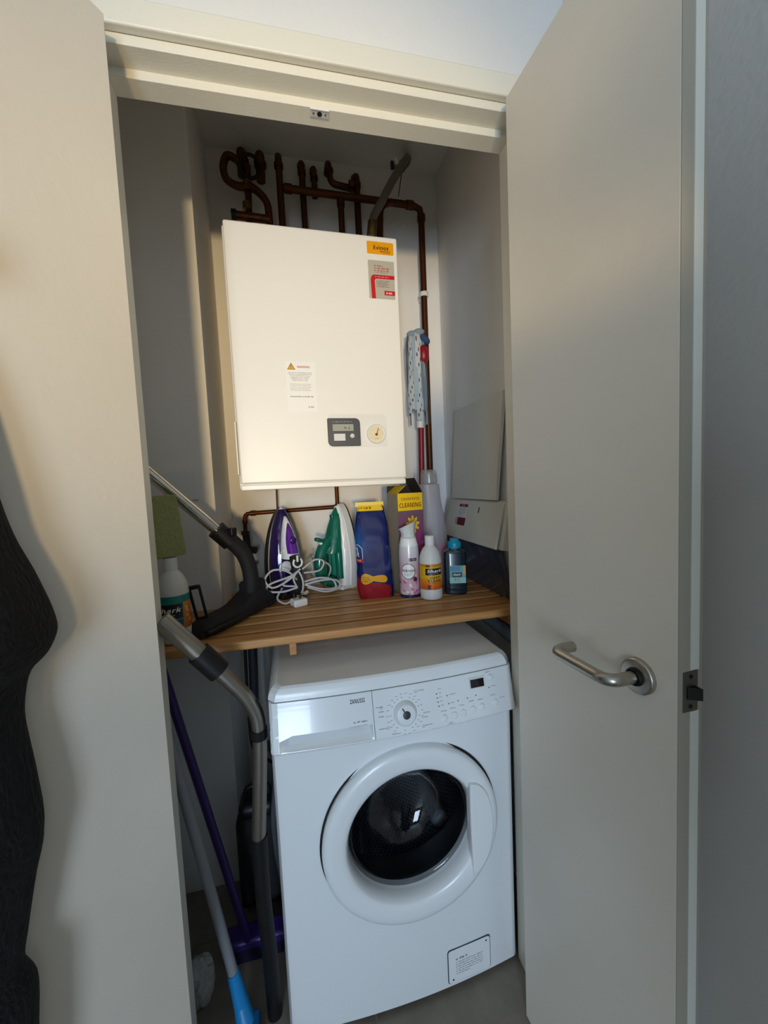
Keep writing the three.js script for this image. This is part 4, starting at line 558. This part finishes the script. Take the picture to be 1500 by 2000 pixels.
// ------------------------------------------------------------------ flat mop standing upside down beside the boiler
{
  const t = thing('mop', 'red-handled mop with grey cloth strips, standing head up beside the boiler', 'mop', [0.572, SY, -0.625]), red = M(0x8a0f1c, 0.4);
  partW(t, 'pole', between(V3(0.572, SY, -0.625), V3(0.588, 1.80, -0.615), 0.0115), red); partW(t, 'sleeve', between(V3(0.5805, 1.51, -0.62), V3(0.5825, 1.598, -0.62), 0.0150, 0.0165), mat.whitePlastic, 'white plastic sleeve'); partW(t, 'hub', new THREE.SphereGeometry(0.030, 24, 16).scale(0.75, 1.25, 0.8).translate(0.598, 1.79, -0.602), red, 'red mop hub');
  const dots = canvas(64, 256, (g, w, h) => { g.fillStyle = '#b9c3c8'; g.fillRect(0, 0, w, h); for (let k = 0; k < 18; k++) { g.fillStyle = k % 9 > 3 ? '#6e1526' : '#1d2430'; g.beginPath(); g.ellipse(10 + (k % 3) * 11, 14 + k * 13, 3.2, 5.2, 0, 0, 7); g.ellipse(44 + (k % 3) * 7, 14 + k * 13, 3.2, 5.2, 0, 0, 7); g.fill(); } });
  const plain = [0x6f8799, 0x9db0bd, 0x4f6678, 0xb4c1ca].map((c) => M(c, 0.9, { side: THREE.DoubleSide })), dm = M(0xffffff, 0.9, { map: dots, side: THREE.DoubleSide });
  const q = rng(17);
  for (const [x, y, z, r] of [[0.604, 1.846, -0.600, 0.020], [0.582, 1.872, -0.598, 0.018], [0.556, 1.866, -0.604, 0.017]]) partW(t, 'cloth_fold', new THREE.SphereGeometry(r, 20, 14).scale(1.25, 0.75, 0.9).rotateZ(x > 0.59 ? -0.6 : 0.1).translate(x, y, z), M(x > 0.59 ? 0x33496b : 0x8395a6, 0.95), x > 0.59 ? 'dark blue folded cloth' : undefined);
  for (let k = 0; k < 13; k++) {
    const a = R(150 + k * 19 + 6 * q()), front = Math.sin(a + Math.PI) , len = 0.27 + 0.08 * q(), w = 0.0085 + 0.002 * q(), cx = 0.572, cz = -0.615, pts = [], ex = Math.cos(a) * (0.030 + 0.016 * q()), ez = -Math.sin(a) * (0.022 + 0.012 * q());
    for (let i = 0; i <= 14; i++) { const s = i / 14, rise = s < 0.22 ? Math.sin(s / 0.22 * Math.PI / 2) : 1; pts.push([cx + ex * rise * (1 + 0.12 * Math.sin(s * 5 + k)), 1.862 + 0.014 * Math.sin(Math.min(1, s / 0.2) * Math.PI) - Math.max(0, s - 0.12) * len * 1.15, cz + ez * rise + 0.004 * Math.sin(s * 7 + k * 2)]); }
    const tx = -Math.sin(a) , tz = -Math.cos(a), rings = pts.map(([x, y, z]) => [[x - tx * w, y, z - tz * w * 0.8], [x + ex * 0.06, y, z + ez * 0.06], [x + tx * w, y, z + tz * w * 0.8], [x - ex * 0.04, y, z - ez * 0.04]]);
    partW(t, 'cloth_strip', loft(rings, true, 1.0), k === 4 || k === 6 || k === 3 ? dm : plain[k % 4]);
  }
}

// ------------------------------------------------------------------ vacuum cleaner pieces
{
  const t = thing('vacuum_floor_head', 'black vacuum floor head on the shelf with a chrome wand leaning left', 'vacuum attachment', [-0.10, SY, -0.30], R(58.5));
  // local x runs along the head, from the front left corner of the shelf towards the irons
  const rings = []; for (let j = 0; j <= 30; j++) { const s = j / 30 * 2 - 1, e = Math.pow(Math.max(0, 1 - Math.abs(s) ** 5), 0.4), hgt = (0.040 + 0.034 * Math.exp(-((s - 0.45) ** 2) / 0.13)) * (0.35 + 0.65 * e), d = 0.040 * (0.45 + 0.55 * e), r = []; for (let i = 0; i < 24; i++) { const a = 2 * Math.PI * i / 24, c = Math.cos(a), n = Math.sin(a); r.push([s * 0.155, Math.max(0, hgt / 2 + Math.sign(n) * Math.abs(n) ** 0.5 * hgt / 2), -Math.sign(c) * Math.abs(c) ** 0.5 * d]); } rings.push(r); }
  part(t, 'head', loft(rings, true, 0.7), mat.blackSoft); part(t, 'bumper', at(rbox(0.30, 0.012, 0.086, 0.005), 0, 0.016, 0), mat.black);
  const strap = extr((() => { const s = roundRect(0.030, 0.10, 0.005), h = new THREE.Path(); h.moveTo(-0.009, -0.04); h.lineTo(0.009, -0.04); h.lineTo(0.009, 0.04); h.lineTo(-0.009, 0.04); h.closePath(); s.holes.push(h); return s; })(), 0.005, 0.001);
  part(t, 'pedal', strap.rotateY(R(-58)).rotateZ(R(12)).translate(-0.118, 0.082, -0.018), mat.black, 'black open pedal frame'); part(t, 'hinge_block', at(rbox(0.075, 0.05, 0.05, 0.012), 0.075, 0.072, 0), mat.blackSoft);
  const inv = (p) => { const v = V3(p[0] + 0.10, p[1] - SY, p[2] + 0.30).applyAxisAngle(V3(0, 1, 0), -R(58.5)); return [v.x, v.y, v.z]; };
  part(t, 'neck', spline([[-0.062, 0.985, -0.345], [-0.062, 1.05, -0.345], [-0.075, 1.105, -0.335], [-0.105, 1.15, -0.318], [-0.128, 1.176, -0.308]].map(inv), 0.0225, 50, 20), mat.blackSoft, 'black swivel neck'); part(t, 'collar', between(V3(...inv([-0.106, 1.146, -0.317])), V3(...inv([-0.140, 1.187, -0.303])), 0.0265), mat.black); part(t, 'collar_catch', at(rbox(0.022, 0.022, 0.02, 0.003), ...inv([-0.098, 1.178, -0.300])), mat.black);
  part(t, 'wand', between(V3(...inv([-0.138, 1.185, -0.304])), V3(...inv([-0.318, 1.397, -0.215])), 0.0165, 0.0165, 32), mat.chrome, 'chrome wand');
}
{
  const t = thing('vacuum_tube', 'steel telescopic vacuum tube with a black collar, bending down left of the washer', 'vacuum attachment', [-0.03, 0, -0.045]);
  const z = -0.03;
  partW(t, 'outer_tube', between(V3(-0.196, 1.036, z + 0.035), V3(-0.118, 0.932, z + 0.02), 0.0195, 0.0195, 32), mat.brushed, 'thick brushed steel end'); partW(t, 'collar', between(V3(-0.133, 0.952, z + 0.022), V3(-0.096, 0.902, z + 0.015), 0.0245, 0.0245, 32), mat.black, 'black collar');
  partW(t, 'inner_tube', spline([[-0.112, 0.924, z + 0.018], [-0.080, 0.880, z + 0.012], [-0.048, 0.832, z + 0.005], [-0.029, 0.785, z], [-0.0255, 0.735, z - 0.002], [-0.034, 0.60, z - 0.008], [-0.045, 0.47, z - 0.015]], 0.0160, 90, 24), mat.brushed, 'curved steel tube'); partW(t, 'ring', between(V3(-0.026, 0.750, z - 0.001), V3(-0.0262, 0.728, z - 0.003), 0.0185), mat.black); partW(t, 'nozzle', spline([[-0.043, 0.48, z - 0.014], [-0.045, 0.32, z - 0.02], [-0.040, 0.16, z - 0.025], [-0.038, 0.0, z - 0.028]], 0.0178, 30, 20), mat.black, 'black lower tube');
}

// ------------------------------------------------------------------ things on the floor left of the washer
{
  const b = thing('broom', 'grey broom handle with a bright blue socket, leaning by the left door', 'broom', [-0.098, 0, -0.06]);
  partW(b, 'handle', between(V3(-0.128, 0.137, -0.062), V3(-0.315, 1.40, -0.030), 0.0118), M(0x8d9096, 0.5), 'pale grey handle'); partW(b, 'socket', merge(between(V3(-0.128, 0.137, -0.062), V3(-0.112, 0.055, -0.055), 0.0138, 0.018), between(V3(-0.112, 0.055, -0.055), V3(-0.100, 0.024, -0.035), 0.018, 0.022)), M(0x1a86c4, 0.4), 'bright blue socket');
  partW(b, 'brush_head', at(rbox(0.05, 0.03, 0.14, 0.008), -0.095, 0.022, 0.015), M(0x14679c, 0.5)); partW(b, 'bristles', at(rbox(0.045, 0.012, 0.13, 0.003), -0.095, 0.006, 0.015), mat.blackSoft);
  const p = thing('soft_broom', 'purple broom with a dark bristle head leaning behind the grey broom', 'broom', [-0.11, 0, -0.20]);
  partW(p, 'handle', between(V3(-0.112, 0.05, -0.19), V3(-0.285, 1.20, -0.066), 0.0105), M(0x34195e, 0.4)); partW(p, 'head', at(rbox(0.165, 0.030, 0.055, 0.010), -0.098, 0.052, -0.205), M(0x3c2478, 0.35), 'purple brush head'); partW(p, 'bristles', at(rbox(0.155, 0.038, 0.046, 0.004), -0.098, 0.019, -0.205), M(0x181238, 0.9), 'dark blue bristles');
  const d = thing('vacuum_cleaner', 'black canister vacuum cleaner standing in the dark gap left of the washer', 'vacuum cleaner', [-0.085, 0, -0.34]);
  partW(d, 'body', at(rbox(0.135, 0.30, 0.11, 0.045, 6), -0.086, 0.165, -0.345), mat.blackSoft); partW(d, 'lid', at(rbox(0.11, 0.05, 0.09, 0.022, 4), -0.086, 0.325, -0.345), mat.black); for (const x of [-0.138, -0.034]) partW(d, 'wheel', at(cyl(0.035, 0.035, 0.018, 28).rotateZ(Math.PI / 2), x, 0.035, -0.345), mat.black); partW(d, 'carry_handle', spline([[-0.12, 0.34, -0.345], [-0.115, 0.375, -0.345], [-0.057, 0.375, -0.345], [-0.052, 0.34, -0.345]], 0.008, 30, 10), mat.black);
  const g = thing('plastic_bag', 'crumpled white plastic bag on the floor at the foot of the left door', 'bag', [-0.225, 0, -0.13]);
  const sg = new THREE.IcosahedronGeometry(1, 5), sp = sg.attributes.position; for (let i = 0; i < sp.count; i++) { const v = V3(sp.getX(i), sp.getY(i), sp.getZ(i)), n = fbm(v.x * 2.3 + 5, v.y * 2.3 + v.z * 1.7 + 9, 61, 0, 4), k = 0.72 + 0.62 * Math.abs(n - 0.48) * 4 * 0.35; sp.setXYZ(i, v.x * 0.044 * k, Math.max(0, 0.056 + v.y * 0.072 * k), v.z * 0.045 * k); }
  sg.computeVertexNormals(); part(g, 'bag', toCreasedNormals(sg, 0.25), M(0xb4b2ac, 0.6, { side: THREE.DoubleSide }));
  const h = thing('drain_hose', 'dark drain hose hanging from the shelf left of the washer', 'hose', [-0.08, 0.3, -0.41]);
  partW(h, 'hose', spline([[-0.075, 0.86, -0.395], [-0.08, 0.72, -0.40], [-0.085, 0.50, -0.405], [-0.075, 0.45, -0.41], [-0.060, 0.40, -0.50], [-0.045, 0.30, -0.58]], 0.014, 90, 14), mat.rubber); partW(h, 'cable', spline([[-0.10, 0.86, -0.40], [-0.104, 0.6, -0.405], [-0.10, 0.45, -0.42], [-0.06, 0.30, -0.55]], 0.005, 60, 8), mat.black);
  const w = thing('inlet_hose', 'grey ribbed water hose looping beside the washer', 'hose', [-0.02, 0, -0.25]); partW(w, 'hose', spline([[-0.016, 0.56, -0.30], [-0.018, 0.45, -0.26], [-0.028, 0.36, -0.235], [-0.026, 0.26, -0.235], [-0.016, 0.15, -0.24], [-0.015, 0.012, -0.25]], 0.010, 80, 12), M(0x5c6064, 0.6));
}

// ------------------------------------------------------------------ dark coat hanging in front of the left door
{
  const t = thing('coat', 'dark fleece coat hanging in front of the left door', 'coat', [-0.345, 0.40, 0.36]);
  const shape = [[1.62, 0.02], [1.56, 0.055], [1.48, 0.075], [1.426, 0.086], [1.371, 0.094], [1.315, 0.102], [1.25, 0.111], [1.187, 0.127], [1.135, 0.138], [1.11, 0.139], [1.087, 0.129], [1.069, 0.111], [1.026, 0.100], [0.977, 0.101], [0.895, 0.107], [0.852, 0.106], [0.804, 0.095], [0.744, 0.084], [0.707, 0.078], [0.674, 0.087], [0.595, 0.085], [0.491, 0.080], [0.40, 0.078]];
  const prof = new THREE.CatmullRomCurve3(shape.slice().reverse().map(([y, w]) => V3(w, y, 0))).getPoints(110);
  const rings = prof.map(({ x: w, y }, j) => { const r = [], n = 56; for (let i = 0; i < n; i++) { const a = 2 * Math.PI * i / n, f = 1 + 0.03 * Math.sin(a * 5 + y * 7) + 0.10 * (fbm(i / n * 8, y * 6, 3, 8, 3) - 0.5); const u = Math.cos(a) * w * 1.05 * f, v = Math.max(-0.001, Math.sin(a) * w * 0.62 * f); r.push([-0.345 + u * 0.64 + v * 0.77, y, 0.36 - u * 0.77 + v * 0.64]); } return r.reverse(); });
  const fleece = M(0xffffff, 0.97, { map: dataTex(128, (u, v) => { const k = 0.7 + 0.9 * (fbm(u * 40, v * 40, 8, 40, 3) - 0.5); return [0.055 * k, 0.05 * k, 0.055 * k]; }, true, 3, 3), bumpMap: rollerPaint, bumpScale: 0.004 });
  const on = (u, y, v) => [-0.345 + u * 0.64 + v * 0.77, y, 0.36 - u * 0.77 + v * 0.64];
  partW(t, 'body', loft(rings, true, 1.2), fleece);
  partW(t, 'sleeve', spline([on(-0.04, 1.52, 0.03), on(-0.095, 1.42, 0.045), on(-0.125, 1.20, 0.055), on(-0.135, 0.98, 0.06), on(-0.13, 0.86, 0.06)], 0.042, 60, 20), fleece);
  partW(t, 'collar', spline([on(-0.05, 1.565, 0.012), on(-0.02, 1.60, 0.055), on(0.03, 1.59, 0.05), on(0.05, 1.56, 0.012)], 0.020, 40, 14), fleece);
  partW(t, 'zip', spline([on(-0.01, 1.56, 0.045), on(-0.008, 1.40, 0.058), on(-0.006, 1.25, 0.070), on(-0.004, 1.12, 0.087), on(-0.004, 1.0, 0.063), on(-0.004, 0.87, 0.066), on(-0.004, 0.72, 0.050), on(-0.004, 0.50, 0.050)], 0.0035, 80, 8), mat.darkMetal, 'dark metal zip');
  const k = thing('coat_hook', 'small steel hook on the left door holding the dark coat', 'hook', on(0, 1.66, -0.004)); partW(k, 'plate', at(rbox(0.022, 0.05, 0.006, 0.002).rotateY(R(52)), ...on(0, 1.66, 0.0)), mat.brushed); partW(k, 'prong', spline([on(0, 1.66, 0.0), on(0, 1.645, 0.025), on(0, 1.625, 0.034), on(0, 1.640, 0.050)], 0.005, 30, 10), mat.brushed);
}

// ------------------------------------------------------------------ unseen spot lamp, added for the warm light on boiler and doors
{
  const L = ADDED_LAMP, t = thing('added_spot_lamp', 'unseen spot lamp added behind the camera for the warm light on the cupboard', 'lamp', [L.x, 0, L.z]);
  part(t, 'base', lathe([[0, 0.02], [0.12, 0.018], [0.13, 0.008], [0.13, 0]], 40), mat.darkMetal); part(t, 'pole', at(cyl(0.011, 0.011, L.y - 0.06, 20), 0, (L.y - 0.06) / 2 + 0.01, 0.06), mat.darkMetal);
  const d = V3(...L.aim).sub(V3(L.x, L.y, L.z)).normalize(), q = new THREE.Quaternion().setFromUnitVectors(V3(0, 0, 1), d);
  const hd = part(t, 'reflector', latheZ([[0.02, -0.13], [0.05, -0.12], [0.085, -0.06], [0.10, 0], [0.097, 0], [0.082, -0.058], [0.048, -0.112], [0, -0.118]], 48).applyQuaternion(q).translate(0, L.y, 0), M(0x8c8578, 0.35, { metalness: 0.9, side: THREE.DoubleSide }));
  part(hd, 'bulb', new THREE.SphereGeometry(0.045, 24, 16).applyQuaternion(q).translate(-d.x * 0.06, L.y - d.y * 0.06, -d.z * 0.06), M(0xffffff, 0.5, { emissive: L.color, emissiveIntensity: 8 }));
  const l = new THREE.SpotLight(L.color, L.intensity, 0, R(L.angle), 1, 2); l.name = 'added_spot_lamp_light'; l.position.set(L.x + d.x * 0.02, L.y + d.y * 0.02, L.z + d.z * 0.02); l.target.position.set(...L.aim); l.shadow.radius = 5; scene.add(l, l.target);
}

// ------------------------------------------------------------------ the person taking the picture, behind the camera
function fleshOut(bones, lo, size, n, k) {                // smooth union of tapered capsules, meshed by marching cubes
  const mc = new MarchingCubes(n, new THREE.MeshBasicMaterial(), false, false, 400000), h = n / 2; mc.isolation = 0;
  const c = [lo[0] + size / 2, lo[1] + size / 2, lo[2] + size / 2];
  const B = bones.map(([a, b, ra, rb]) => { const d = [b[0] - a[0], b[1] - a[1], b[2] - a[2]]; return { a, d, l: d[0] ** 2 + d[1] ** 2 + d[2] ** 2, ra, rb }; });
  for (let z = 0; z < n; z++) for (let y = 0; y < n; y++) for (let x = 0; x < n; x++) {
    const px = c[0] + (x - h) / h * size / 2, py = c[1] + (y - h) / h * size / 2, pz = c[2] + (z - h) / h * size / 2; let m = 9, e = 0, near = false;
    for (const q of B) { const vx = px - q.a[0], vy = py - q.a[1], vz = pz - q.a[2], t = q.l ? Math.max(0, Math.min(1, (vx * q.d[0] + vy * q.d[1] + vz * q.d[2]) / q.l)) : 0, D = Math.hypot(vx - q.d[0] * t, vy - q.d[1] * t, vz - q.d[2] * t) - (q.ra + (q.rb - q.ra) * t); if (D < m) m = D; if (D < 0.12) { e += Math.exp(-D / k); near = true; } }
    mc.field[z * n * n + y * n + x] = near ? k * Math.log(e) : -m;
  }
  mc.update(); const g = new THREE.BufferGeometry(), p = mc.positionArray.slice(0, mc.count * 3); for (let i = 0; i < p.length; i++) p[i] = c[i % 3] + p[i] * size / 2;
  g.setAttribute('position', new THREE.BufferAttribute(p, 3)); const w = mergeVertices(g, 1e-5); w.computeVertexNormals(); return w.toNonIndexed();
}
{
  const t = thing('person', 'person in dark clothes standing behind the camera with arms down', 'person', [0.43, 0, 1.36]);
  const body = [
    [[0.33, 0.93, 1.38], [0.33, 1.08, 1.37], 0.125, 0.115], [[0.29, 0.92, 1.38], [0.37, 0.92, 1.38], 0.12, 0.12], [[0.33, 1.08, 1.37], [0.33, 1.30, 1.36], 0.115, 0.13], [[0.24, 1.33, 1.365], [0.42, 1.33, 1.365], 0.10, 0.10], [[0.33, 1.40, 1.36], [0.325, 1.50, 1.345], 0.06, 0.052],
    [[0.18, 1.385, 1.36], [0.145, 1.12, 1.385], 0.056, 0.044], [[0.145, 1.12, 1.385], [0.150, 0.875, 1.335], 0.043, 0.027], [[0.48, 1.385, 1.36], [0.515, 1.12, 1.385], 0.056, 0.044], [[0.515, 1.12, 1.385], [0.510, 0.875, 1.335], 0.043, 0.027],
    [[0.26, 0.90, 1.38], [0.245, 0.49, 1.36], 0.088, 0.058], [[0.245, 0.49, 1.36], [0.24, 0.09, 1.40], 0.056, 0.040], [[0.24, 0.055, 1.41], [0.235, 0.035, 1.24], 0.042, 0.034], [[0.40, 0.90, 1.38], [0.415, 0.49, 1.37], 0.088, 0.058], [[0.415, 0.49, 1.37], [0.42, 0.09, 1.41], 0.056, 0.040], [[0.42, 0.055, 1.42], [0.43, 0.035, 1.25], 0.042, 0.034]];
  const head = [[[0.32, 1.60, 1.335], [0.32, 1.62, 1.35], 0.082, 0.085], [[0.32, 1.545, 1.30], [0.32, 1.56, 1.31], 0.052, 0.060], [[0.32, 1.575, 1.248], [0.32, 1.605, 1.255], 0.012, 0.008], [[0.305, 1.545, 1.255], [0.335, 1.545, 1.255], 0.008, 0.008], [[0.238, 1.58, 1.345], [0.238, 1.61, 1.345], 0.014, 0.018], [[0.402, 1.58, 1.345], [0.402, 1.61, 1.345], 0.014, 0.018], [[0.322, 1.46, 1.348], [0.32, 1.54, 1.335], 0.050, 0.055]];
  const hand = (s, x) => { const X = (d) => x + s * d, h = [[[X(0), 0.875, 1.335], [X(0.002), 0.80, 1.320], 0.025, 0.021], [[X(0), 0.82, 1.345], [X(0), 0.805, 1.297], 0.017, 0.016], [[X(0.004), 0.845, 1.315], [X(0.012), 0.805, 1.277], 0.013, 0.010], [[X(0.012), 0.805, 1.277], [X(0.016), 0.775, 1.272], 0.010, 0.008]];
    for (let f = 0; f < 4; f++) { const z = 1.293 + f * 0.0185, l = [0.92, 1, 0.95, 0.78][f]; h.push([[X(0.002), 0.795, z], [X(0.006), 0.795 - 0.042 * l, z - 0.002], 0.0092, 0.0085], [[X(0.006), 0.795 - 0.042 * l, z - 0.002], [X(0.020), 0.795 - 0.078 * l, z - 0.004], 0.0085, 0.0074]); } return h; };
  const left = hand(1, 0.150), right = hand(-1, 0.510);
  const dx = 0.10; for (const [a, b] of [...body, ...head, ...left, ...right]) for (const q of [a, b]) q[0] += dx;
  const g = merge2(fleshOut(body, [-0.50, -0.06, 0.43], 1.72, 144, 0.018), fleshOut(head, [0.27, 1.44, 1.17], 0.32, 80, 0.010), fleshOut(left, [0.14, 0.69, 1.20], 0.23, 72, 0.004), fleshOut(right, [0.50, 0.69, 1.20], 0.23, 72, 0.004));
  const p = g.attributes.position, col = new Float32Array(p.count * 3);
  for (let i = 0; i < p.count; i++) { const y = p.getY(i), z = p.getZ(i), palm = y > 0.68 && y < 0.865 && Math.abs(p.getX(i) - 0.43) > 0.15, c = palm || y > 1.455 ? [0.50, 0.31, 0.23] : y < 0.075 ? [0.03, 0.03, 0.03] : y < 0.93 ? [0.025, 0.03, 0.05] : [0.03, 0.03, 0.035]; col.set(c, i * 3); }
  g.setAttribute('color', new THREE.BufferAttribute(col, 3)); partW(t, 'body', g, M(0xffffff, 0.8, { vertexColors: true }));
  partW(t, 'hair', merge(new THREE.SphereGeometry(0.094, 36, 20, 0, 7, 0, 1.75).scale(1, 1.05, 1.08).rotateX(R(28)).translate(0.42, 1.615, 1.352)), M(0x1a120c, 0.8), 'short dark hair'); for (const x of [0.39, 0.45]) partW(t, 'eye', new THREE.SphereGeometry(0.011, 16, 12).translate(x, 1.61, 1.266), M(0xe8e4de, 0.2));
}

scene.traverse((o) => { if (o.isMesh) { o.castShadow = true; o.receiveShadow = true; } if (o.isLight && o.shadow) o.castShadow = true; });
renderer.render(scene, camera);
